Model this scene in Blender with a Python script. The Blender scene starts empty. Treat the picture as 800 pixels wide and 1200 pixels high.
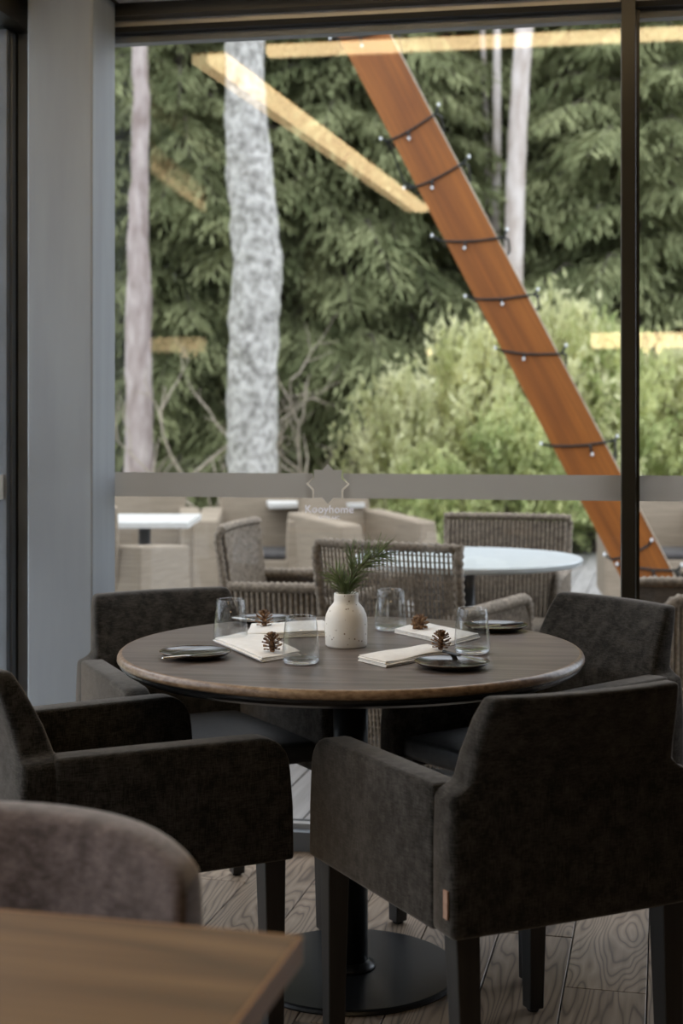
import bpy, bmesh, math, random
from mathutils import Vector, Matrix, noise
random.seed(7)
R = random.Random(11)
C = bpy.context.scene.collection
scene = bpy.context.scene

# ------------------------------------------------------------------ camera, world, exposure
F, HZ, CAMZ = 1667.0, 495.0, 1.27          # focal length in pixels of an 800x1200 frame, horizon row, eye height
cam = bpy.data.cameras.new('camera'); co = bpy.data.objects.new('camera', cam); C.objects.link(co)
co.location = (0, 0, CAMZ); co.rotation_euler = (math.pi/2, 0, 0)
cam.sensor_fit = 'VERTICAL'; cam.sensor_height = 36; cam.sensor_width = 24; cam.lens = 50.0
cam.shift_y = -(600-HZ)/1200
cam.clip_start = 0.05; cam.clip_end = 300
cam.dof.use_dof = True; cam.dof.focus_distance = 3.1; cam.dof.aperture_fstop = 3.5
scene.camera = co
w = bpy.data.worlds.new('overcast_sky'); scene.world = w; w.use_nodes = True
nt = w.node_tree; bg = nt.nodes['Background']
tc = nt.nodes.new('ShaderNodeTexCoord'); sp = nt.nodes.new('ShaderNodeSeparateXYZ'); rp = nt.nodes.new('ShaderNodeValToRGB')
nt.links.new(tc.outputs['Generated'], sp.inputs[0]); nt.links.new(sp.outputs['Z'], rp.inputs[0]); nt.links.new(rp.outputs[0], bg.inputs[0])
rp.color_ramp.elements[0].position = 0.0; rp.color_ramp.elements[0].color = (.80, .90, 1.04, 1)
rp.color_ramp.elements[1].position = 0.9; rp.color_ramp.elements[1].color = (.95, 1.0, 1.06, 1)
bg.inputs['Strength'].default_value = 1.0
vs = scene.view_settings
scene.display_settings.display_device = 'sRGB'
vs.view_transform = 'Standard'; vs.look = 'None'; vs.gamma = 1; vs.use_curve_mapping = False; vs.exposure = 1.6
scene.cycles.max_bounces = 10; scene.cycles.transparent_max_bounces = 16; scene.cycles.diffuse_bounces = 4
scene.cycles.use_denoising = True
LAMP = 3.9

# ------------------------------------------------------------------ geometry of the view and of the window wall
def at(px, py, Y): return Vector(((px-400)/F*Y, Y, CAMZ-(py-HZ)/F*Y))
def onz(px, py, z):
    Y = F*(CAMZ-z)/(py-HZ); return Vector(((px-400)/F*Y, Y, z))
W0 = Vector((-.665, 4.38, 0)); TH = math.radians(10.05)
E_ = Vector((math.cos(TH), -math.sin(TH), 0)); N_ = Vector((-math.sin(TH), -math.cos(TH), 0))   # along the wall, into the room
def wl(s, d, z): return W0 + E_*s + N_*d + Vector((0, 0, z))
def onwall(px, py, d=0, off=None):
    P0 = W0 + N_*d if off is None else off
    r = Vector(((px-400)/F, 1, -(py-HZ)/F)); c = Vector((0, 0, CAMZ))
    t = (P0-c).dot(N_)/r.dot(N_); return c + r*t
def sd(p): q = p-W0; return q.dot(E_), q.dot(N_)
WM = Matrix(((E_.x, N_.x, 0, W0.x), (E_.y, N_.y, 0, W0.y), (0, 0, 1, 0), (0, 0, 0, 1)))
def mirror(p): return p - N_*2*((p-W0).dot(N_))

# ------------------------------------------------------------------ materials
def newmat(name):
    m = bpy.data.materials.new(name); m.use_nodes = True; return m, m.node_tree.nodes, m.node_tree.links
def mapping(N, L, scale, coord='Object', rot=(0,0,0)):
    t = N.new('ShaderNodeTexCoord'); mp = N.new('ShaderNodeMapping'); mp.inputs['Scale'].default_value = scale; mp.inputs['Rotation'].default_value = rot
    L.new(t.outputs[coord], mp.inputs[0]); return mp
def mat(name, c1, c2=None, rough=.6, scale=(20,20,20), detail=4, bump=0, bscale=None, metallic=0, sheen=0, sheencol=None, spec=.5, ramp=(.35,.65), coat=0, dist=.002, rand=0, sheenr=.4):
    m, N, L = newmat(name); b = N['Principled BSDF']
    b.inputs['Base Color'].default_value = (*c1, 1); b.inputs['Roughness'].default_value = rough; b.inputs['Metallic'].default_value = metallic
    b.inputs['Specular IOR Level'].default_value = spec
    if coat: b.inputs['Coat Weight'].default_value = coat; b.inputs['Coat Roughness'].default_value = .15
    if sheen:
        b.inputs['Sheen Weight'].default_value = sheen; b.inputs['Sheen Roughness'].default_value = sheenr
        if sheencol: b.inputs['Sheen Tint'].default_value = (*sheencol, 1)
    last = None
    if c2 is not None:
        mp = mapping(N, L, scale); no = N.new('ShaderNodeTexNoise'); no.inputs['Scale'].default_value = 1; no.inputs['Detail'].default_value = detail
        L.new(mp.outputs[0], no.inputs['Vector']); cr = N.new('ShaderNodeValToRGB')
        cr.color_ramp.elements[0].position = ramp[0]; cr.color_ramp.elements[1].position = ramp[1]
        cr.color_ramp.elements[0].color = (*c1, 1); cr.color_ramp.elements[1].color = (*c2, 1)
        L.new(no.outputs[0], cr.inputs[0]); last = cr.outputs[0]
        if rand:
            oi = N.new('ShaderNodeObjectInfo'); hs = N.new('ShaderNodeHueSaturation'); mr = N.new('ShaderNodeMapRange')
            mr.inputs[3].default_value = 1-rand; mr.inputs[4].default_value = 1+rand
            L.new(oi.outputs['Random'], mr.inputs[0]); L.new(mr.outputs[0], hs.inputs['Value']); L.new(last, hs.inputs['Color']); last = hs.outputs[0]
        L.new(last, b.inputs['Base Color'])
        if bump and not bscale:
            bp = N.new('ShaderNodeBump'); bp.inputs['Strength'].default_value = bump; bp.inputs['Distance'].default_value = dist
            L.new(no.outputs[0], bp.inputs['Height']); L.new(bp.outputs[0], b.inputs['Normal'])
    if bump and bscale:
        mp = mapping(N, L, bscale); no = N.new('ShaderNodeTexNoise'); no.inputs['Scale'].default_value = 1; no.inputs['Detail'].default_value = 3
        L.new(mp.outputs[0], no.inputs['Vector']); bp = N.new('ShaderNodeBump'); bp.inputs['Strength'].default_value = bump; bp.inputs['Distance'].default_value = dist
        L.new(no.outputs[0], bp.inputs['Height']); L.new(bp.outputs[0], b.inputs['Normal'])
    return m
def woodmat(name, c1, c2, c3, rough=.5, along='Y', ring=16, rand=.0, stretch=.12, bump=.25, distort=3.0, spec=.5, coat=0):
    """plank with cathedral grain: distorted bands, long along one axis; each object shifts the figure"""
    m, N, L = newmat(name); b = N['Principled BSDF']; b.inputs['Roughness'].default_value = rough; b.inputs['Specular IOR Level'].default_value = spec
    if coat: b.inputs['Coat Weight'].default_value = coat; b.inputs['Coat Roughness'].default_value = .25
    t = N.new('ShaderNodeTexCoord'); oi = N.new('ShaderNodeObjectInfo')
    ml = N.new('ShaderNodeVectorMath'); ml.operation = 'SCALE'; ml.inputs[0].default_value = (7.3, 13.1, 3.7); L.new(oi.outputs['Random'], ml.inputs['Scale'])
    ad = N.new('ShaderNodeVectorMath'); ad.operation = 'ADD'; L.new(t.outputs['Object'], ad.inputs[0]); L.new(ml.outputs[0], ad.inputs[1])
    mp = N.new('ShaderNodeMapping'); s = {'X': (stretch,1,1), 'Y': (1,stretch,1), 'Z': (1,1,stretch)}[along]
    mp.inputs['Scale'].default_value = tuple(v*ring for v in s); L.new(ad.outputs[0], mp.inputs[0])
    n1 = N.new('ShaderNodeTexNoise'); n1.inputs['Scale'].default_value = .35; n1.inputs['Detail'].default_value = 2.5; L.new(mp.outputs[0], n1.inputs['Vector'])
    mu = N.new('ShaderNodeMath'); mu.operation = 'MULTIPLY'; mu.inputs[1].default_value = 26*distort/3; L.new(n1.outputs[0], mu.inputs[0])
    fr = N.new('ShaderNodeMath'); fr.operation = 'PINGPONG'; fr.inputs[1].default_value = .5; L.new(mu.outputs[0], fr.inputs[0])
    n2 = N.new('ShaderNodeTexNoise'); n2.inputs['Scale'].default_value = 1.1; n2.inputs['Detail'].default_value = 6
    mp2 = N.new('ShaderNodeMapping'); s2 = {'X': (2,60,60), 'Y': (60,2,60), 'Z': (60,60,2)}[along]; mp2.inputs['Scale'].default_value = s2
    L.new(ad.outputs[0], mp2.inputs[0]); L.new(mp2.outputs[0], n2.inputs['Vector'])
    cr = N.new('ShaderNodeValToRGB'); e = cr.color_ramp.elements; e[0].position = .0; e[0].color = (*c3, 1); e[1].position = .5; e[1].color = (*c2, 1)
    k = e.new(.16); k.color = (*c1, 1)
    L.new(fr.outputs[0], cr.inputs[0])
    mx = N.new('ShaderNodeMix'); mx.data_type = 'RGBA'; mx.blend_type = 'MULTIPLY'; mx.inputs['Factor'].default_value = .55
    cr2 = N.new('ShaderNodeValToRGB'); cr2.color_ramp.elements[0].position = .3; cr2.color_ramp.elements[0].color = (.5,.48,.45,1); cr2.color_ramp.elements[1].position = .62; cr2.color_ramp.elements[1].color = (1,1,1,1)
    L.new(n2.outputs[0], cr2.inputs[0]); L.new(cr.outputs[0], mx.inputs['A']); L.new(cr2.outputs[0], mx.inputs['B'])
    hs = N.new('ShaderNodeHueSaturation'); mr = N.new('ShaderNodeMapRange'); mr.inputs[3].default_value = 1-rand; mr.inputs[4].default_value = 1+rand
    L.new(oi.outputs['Random'], mr.inputs[0]); L.new(mr.outputs[0], hs.inputs['Value']); L.new(mx.outputs['Result'], hs.inputs['Color']); L.new(hs.outputs[0], b.inputs['Base Color'])
    if bump:
        bp = N.new('ShaderNodeBump'); bp.inputs['Strength'].default_value = bump; bp.inputs['Distance'].default_value = .0015
        L.new(n2.outputs[0], bp.inputs['Height']); L.new(bp.outputs[0], b.inputs['Normal'])
    return m
def panemat(name, tint=(1,1,1), f0=.045):
    m, N, L = newmat(name); N.remove(N['Principled BSDF']); o = N['Material Output']
    tr = N.new('ShaderNodeBsdfTransparent'); tr.inputs[0].default_value = (*tint, 1); gl = N.new('ShaderNodeBsdfGlossy'); gl.inputs['Roughness'].default_value = 0.0
    lw = N.new('ShaderNodeLayerWeight'); lw.inputs['Blend'].default_value = .5
    pw = N.new('ShaderNodeMath'); pw.operation = 'POWER'; pw.inputs[1].default_value = 5; L.new(lw.outputs['Facing'], pw.inputs[0])
    ma = N.new('ShaderNodeMath'); ma.operation = 'MULTIPLY_ADD'; ma.inputs[1].default_value = 1-f0; ma.inputs[2].default_value = f0; L.new(pw.outputs[0], ma.inputs[0])
    mx = N.new('ShaderNodeMixShader'); L.new(ma.outputs[0], mx.inputs[0]); L.new(tr.outputs[0], mx.inputs[1]); L.new(gl.outputs[0], mx.inputs[2]); L.new(mx.outputs[0], o.inputs[0])
    return m
def frostmat(name, col, tfac=.12):
    m, N, L = newmat(name); N.remove(N['Principled BSDF']); o = N['Material Output']
    tr = N.new('ShaderNodeBsdfTransparent'); tl = N.new('ShaderNodeBsdfTranslucent'); tl.inputs[0].default_value = (*col, 1)
    df = N.new('ShaderNodeBsdfDiffuse'); df.inputs[0].default_value = (*col, 1)
    m1 = N.new('ShaderNodeMixShader'); m1.inputs[0].default_value = .35; L.new(tl.outputs[0], m1.inputs[1]); L.new(df.outputs[0], m1.inputs[2])
    m2 = N.new('ShaderNodeMixShader'); m2.inputs[0].default_value = tfac; L.new(m1.outputs[0], m2.inputs[1]); L.new(tr.outputs[0], m2.inputs[2]); L.new(m2.outputs[0], o.inputs[0])
    return m
def emit(name, col, s):
    m, N, L = newmat(name); N.remove(N['Principled BSDF']); e = N.new('ShaderNodeEmission'); e.inputs[0].default_value = (*col, 1); e.inputs[1].default_value = s
    L.new(e.outputs[0], N['Material Output'].inputs[0]); return m
def leafmat(name, c1, c2, rough=.6, trans=.25, scale=2.0, rand=.15):
    m, N, L = newmat(name); N.remove(N['Principled BSDF']); o = N['Material Output']
    mp = mapping(N, L, (scale,)*3); no = N.new('ShaderNodeTexNoise'); no.inputs['Detail'].default_value = 5; no.inputs['Scale'].default_value = 1; L.new(mp.outputs[0], no.inputs['Vector'])
    cr = N.new('ShaderNodeValToRGB'); cr.color_ramp.elements[0].position = .36; cr.color_ramp.elements[1].position = .64
    cr.color_ramp.elements[0].color = (*c1, 1); cr.color_ramp.elements[1].color = (*c2, 1); L.new(no.outputs[0], cr.inputs[0])
    oi = N.new('ShaderNodeObjectInfo'); hs = N.new('ShaderNodeHueSaturation'); mr = N.new('ShaderNodeMapRange'); mr.inputs[3].default_value = 1-rand; mr.inputs[4].default_value = 1+rand
    L.new(oi.outputs['Random'], mr.inputs[0]); L.new(mr.outputs[0], hs.inputs['Value']); L.new(cr.outputs[0], hs.inputs['Color'])
    df = N.new('ShaderNodeBsdfDiffuse'); tl = N.new('ShaderNodeBsdfTranslucent'); L.new(hs.outputs[0], df.inputs[0]); L.new(hs.outputs[0], tl.inputs[0])
    mx = N.new('ShaderNodeMixShader'); mx.inputs[0].default_value = trans; L.new(df.outputs[0], mx.inputs[1]); L.new(tl.outputs[0], mx.inputs[2]); L.new(mx.outputs[0], o.inputs[0])
    return m
def fabricmat(name, c1, c2, sheen=.4, shc=(.8,.72,.64)):
    """woven upholstery: mottled pile plus a fine crosswise weave"""
    m, N, L = newmat(name); b = N['Principled BSDF']; b.inputs['Roughness'].default_value = .92; b.inputs['Specular IOR Level'].default_value = .12
    b.inputs['Sheen Weight'].default_value = sheen; b.inputs['Sheen Roughness'].default_value = .45; b.inputs['Sheen Tint'].default_value = (*shc, 1)
    mp = mapping(N, L, (28,28,28)); n1 = N.new('ShaderNodeTexNoise'); n1.inputs['Detail'].default_value = 7; n1.inputs['Roughness'].default_value = .7; n1.inputs['Scale'].default_value = 1; L.new(mp.outputs[0], n1.inputs['Vector'])
    a = mapping(N, L, (60,60,900)); na = N.new('ShaderNodeTexNoise'); na.inputs['Scale'].default_value = 1; na.inputs['Detail'].default_value = 1; L.new(a.outputs[0], na.inputs['Vector'])
    c = mapping(N, L, (900,900,50)); nc = N.new('ShaderNodeTexNoise'); nc.inputs['Scale'].default_value = 1; nc.inputs['Detail'].default_value = 1; L.new(c.outputs[0], nc.inputs['Vector'])
    ad = N.new('ShaderNodeMath'); ad.operation = 'ADD'; L.new(na.outputs[0], ad.inputs[0]); L.new(nc.outputs[0], ad.inputs[1])
    a2 = N.new('ShaderNodeMath'); a2.operation = 'MULTIPLY_ADD'; a2.inputs[1].default_value = .38; L.new(ad.outputs[0], a2.inputs[0]); 
    hf = N.new('ShaderNodeMath'); hf.operation = 'MULTIPLY'; hf.inputs[1].default_value = .62; L.new(n1.outputs[0], hf.inputs[0]); L.new(hf.outputs[0], a2.inputs[2])
    cr = N.new('ShaderNodeValToRGB'); cr.color_ramp.elements[0].position = .60; cr.color_ramp.elements[1].position = .84
    cr.color_ramp.elements[0].color = (*c1, 1); cr.color_ramp.elements[1].color = (*c2, 1); L.new(a2.outputs[0], cr.inputs[0]); L.new(cr.outputs[0], b.inputs['Base Color'])
    bp = N.new('ShaderNodeBump'); bp.inputs['Strength'].default_value = .4; bp.inputs['Distance'].default_value = .001; L.new(a2.outputs[0], bp.inputs['Height']); L.new(bp.outputs[0], b.inputs['Normal'])
    return m
M = {}
M['fabric'] = fabricmat('charcoal_fabric', (.006,.0055,.0045), (.060,.055,.049))
M['mauve'] = fabricmat('mauve_velvet', (.06,.046,.045), (.20,.16,.158), sheen=.8)
M['leather'] = mat('seat_leatherette', (.018,.018,.018), (.03,.029,.028), rough=.45, scale=(60,60,60), bump=.15, spec=.4)
M['legwood'] = mat('black_stained_wood', (.010,.009,.008), (.018,.016,.014), rough=.35, scale=(60,60,4))
M['rubber'] = mat('rubber', (.01,.01,.01), rough=.8)
M['tabletop'] = woodmat('dark_table_veneer', (.135,.108,.094), (.18,.148,.13), (.10,.08,.07), rough=.34, along='X', ring=14, stretch=.1, bump=.08, distort=1.6)
M['rim'] = mat('worn_wood_rim', (.16,.095,.05), (.36,.25,.16), rough=.3, scale=(60,60,120), ramp=(.35,.75), detail=6)
M['blackmetal'] = mat('black_powder_coat', (.008,.008,.009), (.012,.012,.012), rough=.32, scale=(40,40,40))
M['oak'] = woodmat('warm_oak_top', (.20,.115,.05), (.26,.155,.07), (.14,.08,.035), rough=.42, along='X', ring=10, stretch=.12, bump=.05, distort=1.2)
M['oakedge'] = mat('oak_edge', (.32,.16,.06), (.42,.22,.09), rough=.35, scale=(4,4,90))
M['floor'] = woodmat('oak_floor', (.27,.195,.135), (.35,.265,.19), (.11,.075,.05), rough=.42, along='Y', ring=15, stretch=.13, rand=.16, bump=.3, distort=4.2)
M['deck'] = mat('weathered_deck', (.19,.18,.17), (.28,.265,.255), rough=.7, scale=(30,2,30), rand=.15, bump=.2)
M['subfloor'] = mat('dark_subfloor', (.015,.013,.012), rough=.9)
M['steel'] = mat('painted_steel', (.27,.295,.325), (.31,.34,.37), rough=.5, scale=(12,12,1.5), metallic=.0, bump=.1, bscale=(30,30,30))
M['frame'] = mat('grey_aluminium', (.16,.175,.19), (.19,.205,.225), rough=.45, scale=(8,8,8), metallic=.2)
M['darkframe'] = mat('dark_bronze_aluminium', (.018,.016,.012), (.024,.021,.015), rough=.38, scale=(10,10,2))
M['gasket'] = mat('black_gasket', (.008,.008,.008), rough=.7)
M['lightstrip'] = mat('pale_aluminium_strip', (.42,.41,.40), (.48,.47,.45), rough=.4, scale=(9,9,9), metallic=.3)
M['ceiling'] = mat('white_plaster', (.62,.60,.58), (.68,.66,.64), rough=.85, scale=(6,6,6), bump=.1)
M['wall'] = mat('taupe_plaster', (.07,.058,.05), (.09,.075,.062), rough=.9, scale=(5,5,5))
M['pane'] = panemat('window_glass')
M['frost'] = frostmat('frosted_film', (.52,.49,.45))
M['letter'] = frostmat('etched_lettering', (.95,.93,.97), .05)
M['glass'], _N, _L = newmat('clear_tumbler_glass'); _b = _N['Principled BSDF']; _b.inputs['Transmission Weight'].default_value = 1; _b.inputs['Roughness'].default_value = 0.0; _b.inputs['IOR'].default_value = 1.46; _b.inputs['Base Color'].default_value = (.99,.99,.99,1)
M['ceramic'] = mat('speckled_stoneware', (.86,.82,.75), (.90,.87,.81), rough=.55, scale=(14,14,14))
def _speckle(m):
    N, L = m.node_tree.nodes, m.node_tree.links; b = N['Principled BSDF']; old = b.inputs['Base Color'].links[0].from_socket
    mp = mapping(N, L, (95,95,95)); v = N.new('ShaderNodeTexVoronoi'); v.inputs['Scale'].default_value = 1; L.new(mp.outputs[0], v.inputs['Vector'])
    cr = N.new('ShaderNodeValToRGB'); cr.color_ramp.elements[0].position = .13; cr.color_ramp.elements[1].position = .2; L.new(v.outputs['Distance'], cr.inputs[0])
    n = N.new('ShaderNodeTexNoise'); n.inputs['Scale'].default_value = .35; L.new(mp.outputs[0], n.inputs['Vector'])
    g = N.new('ShaderNodeMath'); g.operation = 'LESS_THAN'; g.inputs[1].default_value = .50; L.new(n.outputs[0], g.inputs[0])
    mxm = N.new('ShaderNodeMath'); mxm.operation = 'MAXIMUM'; L.new(cr.outputs[0], mxm.inputs[0]); L.new(g.outputs[0], mxm.inputs[1])
    mx = N.new('ShaderNodeMix'); mx.data_type = 'RGBA'; mx.inputs['A'].default_value = (.25,.17,.10,1); L.new(mxm.outputs[0], mx.inputs['Factor']); L.new(old, mx.inputs['B']); L.new(mx.outputs['Result'], b.inputs['Base Color'])
_speckle(M['ceramic'])
M['plate'] = mat('dark_glazed_stoneware', (.012,.011,.010), (.03,.024,.018), rough=.16, scale=(30,30,30), spec=.7)
M['platerim'] = mat('bronze_glaze', (.14,.075,.032), (.06,.035,.018), rough=.2, scale=(40,40,40), spec=.7)
M['linen'] = mat('white_linen', (.84,.81,.76), (.90,.875,.83), rough=.9, scale=(60,60,60), bump=.25, bscale=(500,500,500), sheen=.2, dist=.0006)
M['blade'] = mat('brushed_steel', (.6,.58,.55), rough=.22, metallic=1)
M['handle'] = mat('black_knife_handle', (.012,.012,.012), rough=.4)
M['cone'] = mat('cone_scale_brown', (.09,.042,.018), (.34,.19,.09), rough=.6, scale=(120,120,120), ramp=(.4,.65))
M['twig'] = mat('brown_twig', (.12,.075,.045), (.2,.13,.08), rough=.8, scale=(80,80,80))
M['needle'] = leafmat('pine_needle', (.11,.15,.06), (.24,.29,.14), scale=30, trans=.1, rand=0)
M['wicker'] = mat('grey_brown_wicker', (.12,.094,.068), (.27,.22,.165), rough=.75, scale=(70,70,70), detail=3)
M['wickerdark'] = mat('dark_wicker_backing', (.055,.044,.035), (.10,.083,.067), rough=.85, scale=(50,50,160))  # dark brown weave of the backing panels and legs
M['wickerpale'] = mat('pale_wicker', (.22,.175,.125), (.30,.245,.18), rough=.8, scale=(5,5,150), detail=2, bump=.5, dist=.004)
M['cushion'] = mat('dark_cushion', (.05,.045,.045), (.07,.065,.06), rough=.9, scale=(20,20,20))
M['terracetop'] = mat('pale_composite_top', (.48,.52,.525), (.52,.56,.565), rough=.35, scale=(20,20,20))
M['whitetop'] = mat('white_composite_top', (.60,.59,.56), (.65,.64,.61), rough=.4, scale=(20,20,20))
M['greymetal'] = mat('grey_table_metal', (.10,.10,.10), rough=.4, metallic=.6)
M['beam'] = woodmat('orange_stained_timber', (.26,.078,.006), (.30,.094,.009), (.21,.060,.004), rough=.55, along='Z', ring=5, stretch=.1, bump=.1, distort=.9)
M['beamedge'] = mat('lit_beam_edge', (.50,.42,.32), (.58,.5,.4), rough=.7, scale=(30,30,4))  # daylight on the beam's side, put into a paler colour
M['cord'] = mat('black_cord', (.008,.010,.009), rough=.6)
M['bulb'] = mat('clear_white_bulb', (.75,.77,.78), rough=.15)
M['bark'] = mat('lichen_bark', (.20,.188,.172), (.52,.50,.465), rough=.95, scale=(16,16,14), detail=8, ramp=(.32,.62), bump=1.0, dist=.03)
M['barkpink'] = mat('pink_grey_bark', (.26,.20,.185), (.50,.43,.41), rough=.95, scale=(9,9,3), detail=7, ramp=(.35,.65), bump=.8, dist=.02)
M['barkpale'] = mat('pale_pine_bark', (.42,.35,.31), (.62,.56,.53), rough=.9, scale=(9,9,3), detail=7, bump=.5, dist=.01)
M['barkdark'] = mat('dark_bark', (.035,.027,.022), (.09,.07,.06), rough=.95, scale=(6,6,3), detail=6, bump=.6, dist=.01)
M['deadwood'] = mat('dead_branch', (.26,.22,.17), (.42,.36,.28), rough=.9, scale=(20,20,20))
M['spruce1'] = leafmat('spruce_foliage_light', (.135,.155,.075), (.36,.375,.20), scale=1.6)
M['spruce2'] = leafmat('spruce_foliage_dark', (.105,.118,.065), (.26,.27,.155), scale=1.2)
M['shrub'] = leafmat('pale_green_leaf', (.50,.52,.25), (.88,.86,.56), scale=3.0, trans=.5)
M['shrub2'] = leafmat('mid_green_leaf', (.30,.36,.15), (.66,.67,.36), scale=3.0, trans=.5)
M['lawn'] = mat('lawn', (.22,.23,.10), (.34,.33,.19), rough=.95, scale=(3,3,3), detail=8)
M['litter'] = mat('forest_floor', (.045,.036,.025), (.12,.09,.06), rough=.95, scale=(2,2,2), detail=8)
M['bounceground'] = mat('pale_bounce_ground', (.50,.52,.54), (.60,.62,.64), rough=.8, scale=(3,3,3))  # for the added ground that throws light indoors
M['gravel'] = mat('pale_gravel', (.60,.58,.55), (.72,.70,.67), rough=.95, scale=(20,20,20))
M['render'] = mat('outer_eave_paint', (.10,.09,.08), (.12,.11,.10), rough=.9, scale=(5,5,5))
M['lamp'] = emit('warm_lamp', (1.0,.72,.38), LAMP)
M['lampdim'] = emit('glowing_lamp_housing', (1.0,.70,.36), LAMP*.4)  # lamp light on the housing, put in as a weaker glow
M['lampbody'] = mat('brass_lamp_body', (.35,.22,.08), rough=.35, metallic=.8)
M['tag'] = mat('tan_leather_tag', (.34,.20,.13), (.42,.26,.18), rough=.7, scale=(90,90,90))

# ------------------------------------------------------------------ mesh builder
class MB:
    def __init__(s): s.v = []; s.f = []; s.mi = []
    def add(s, vs, fs, mi=0, mtx=None):
        o = len(s.v); s.v += [tuple(mtx @ Vector(p)) if mtx else tuple(p) for p in vs]; s.f += [tuple(i+o for i in q) for q in fs]; s.mi += [mi]*len(fs); return s
    def box(s, x0, x1, y0, y1, z0, z1, mi=0, mtx=None):
        return s.add([(x0,y0,z0),(x1,y0,z0),(x1,y1,z0),(x0,y1,z0),(x0,y0,z1),(x1,y0,z1),(x1,y1,z1),(x0,y1,z1)],
                     [(3,2,1,0),(4,5,6,7),(0,1,5,4),(1,2,6,5),(2,3,7,6),(3,0,4,7)], mi, mtx)
    def lathe(s, prof, n=32, c=(0,0,0), mi=0, mtx=None, close=False):
        vs, fs = [], []
        for r, z in prof:
            for k in range(n):
                a = 2*math.pi*k/n; vs.append((c[0]+r*math.cos(a), c[1]+r*math.sin(a), c[2]+z))
        m = len(prof)
        for i in range(m-1 if not close else m):
            j = (i+1) % m
            for k in range(n):
                k2 = (k+1) % n; fs.append((i*n+k, i*n+k2, j*n+k2, j*n+k))
        if not close:
            if prof[0][0] > 1e-6: fs.append(tuple(range(n-1, -1, -1)))
            if prof[-1][0] > 1e-6: fs.append(tuple((m-1)*n+k for k in range(n)))
        return s.add(vs, fs, mi, mtx)
    def tube(s, pts, r, n=8, mi=0, cap=True, closed=False, flat=1.0):
        pts = [Vector(p) for p in pts]; m = len(pts); vs, fs = [], []
        rr = r if hasattr(r, '__len__') else [r]*m
        up = None
        for i in range(m):
            a = pts[(i-1) % m] if (closed or i > 0) else pts[i]; b = pts[(i+1) % m] if (closed or i < m-1) else pts[i]
            t = (b-a).normalized()
            if up is None: up = Vector((0,0,1)) if abs(t.z) < .9 else Vector((1,0,0))
            x = up.cross(t).normalized() if up.cross(t).length > 1e-5 else Vector((1,0,0)); y = t.cross(x).normalized(); up = y
            for k in range(n):
                q = 2*math.pi*k/n; vs.append(pts[i] + x*math.cos(q)*rr[i] + y*math.sin(q)*rr[i]*flat)
        for i in range(m if closed else m-1):
            j = (i+1) % m
            for k in range(n):
                k2 = (k+1) % n; fs.append((i*n+k, i*n+k2, j*n+k2, j*n+k))
        if cap and not closed: fs.append(tuple(range(n-1,-1,-1))); fs.append(tuple((m-1)*n+k for k in range(n)))
        return s.add(vs, fs, mi)
    def sphere(s, c, r, n=10, mi=0, sz=1.0):
        prof = [(max(1e-4, r*math.sin(math.pi*i/(n//2+2))), -r*sz*math.cos(math.pi*i/(n//2+2))) for i in range(n//2+3)]
        return s.lathe(prof, n, c, mi)
    def patch(s, P, nu, nv, thick, mi=0):
        """P(u,v)->Vector; a sheet with thickness along its normal"""
        g = [[Vector(P(i/nu, j/nv)) for i in range(nu+1)] for j in range(nv+1)]
        nr = [[None]*(nu+1) for _ in range(nv+1)]
        for j in range(nv+1):
            for i in range(nu+1):
                a = g[j][min(i+1,nu)]-g[j][max(i-1,0)]; b = g[min(j+1,nv)][i]-g[max(j-1,0)][i]; nr[j][i] = a.cross(b).normalized()
        k = (nu+1)*(nv+1); id_ = lambda j,i: j*(nu+1)+i
        vs = [g[j][i]+nr[j][i]*thick/2 for j in range(nv+1) for i in range(nu+1)] + [g[j][i]-nr[j][i]*thick/2 for j in range(nv+1) for i in range(nu+1)]
        fs = []
        for j in range(nv):
            for i in range(nu):
                fs.append((id_(j,i),id_(j,i+1),id_(j+1,i+1),id_(j+1,i))); fs.append((k+id_(j,i),k+id_(j+1,i),k+id_(j+1,i+1),k+id_(j,i+1)))
        for i in range(nu):
            fs.append((id_(0,i),k+id_(0,i),k+id_(0,i+1),id_(0,i+1))); fs.append((id_(nv,i),id_(nv,i+1),k+id_(nv,i+1),k+id_(nv,i)))
        for j in range(nv):
            fs.append((id_(j,0),id_(j+1,0),k+id_(j+1,0),k+id_(j,0))); fs.append((id_(j,nu),k+id_(j,nu),k+id_(j+1,nu),id_(j+1,nu)))
        return s.add(vs, fs, mi)
    def build(s, name, m, parent=None, smooth=False, kind=None, label=None, bevel=0, seg=2, subsurf=0, angle=35):
        me = bpy.data.meshes.new(name); me.from_pydata(s.v, [], s.f)
        for mm in (m if isinstance(m, (list,tuple)) else [m]): me.materials.append(M[mm])
        if any(s.mi): me.polygons.foreach_set('material_index', s.mi)
        if smooth: me.polygons.foreach_set('use_smooth', [True]*len(s.f))
        me.validate(); me.update()
        o = bpy.data.objects.new(name, me); C.objects.link(o)
        if parent: o.parent = parent
        if kind: o['kind'] = kind
        if label: o['label'] = label
        if bevel:
            b = o.modifiers.new('soft_edges', 'BEVEL'); b.width = bevel; b.segments = seg; b.limit_method = 'ANGLE'; b.angle_limit = math.radians(angle); b.harden_normals = False
        if subsurf:
            b = o.modifiers.new('round', 'SUBSURF'); b.levels = b.render_levels = subsurf
        return o
def thing(name, label, cat, loc=(0,0,0), rz=0, group=None):
    o = bpy.data.objects.new(name, None); C.objects.link(o); o.empty_display_size = .1
    o.location = loc; o.rotation_euler = (0,0,rz); o['label'] = label; o['category'] = cat
    if group: o['group'] = group
    return o
def tag(o, label, cat, group=None):
    o['label'] = label; o['category'] = cat
    if group: o['group'] = group
    return o
def struct(o): o['kind'] = 'structure'; return o
def sempty(name, mtx=None):
    o = bpy.data.objects.new(name, None); C.objects.link(o); o['kind'] = 'structure'
    if mtx is not None: o.matrix_world = mtx
    return o
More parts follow.
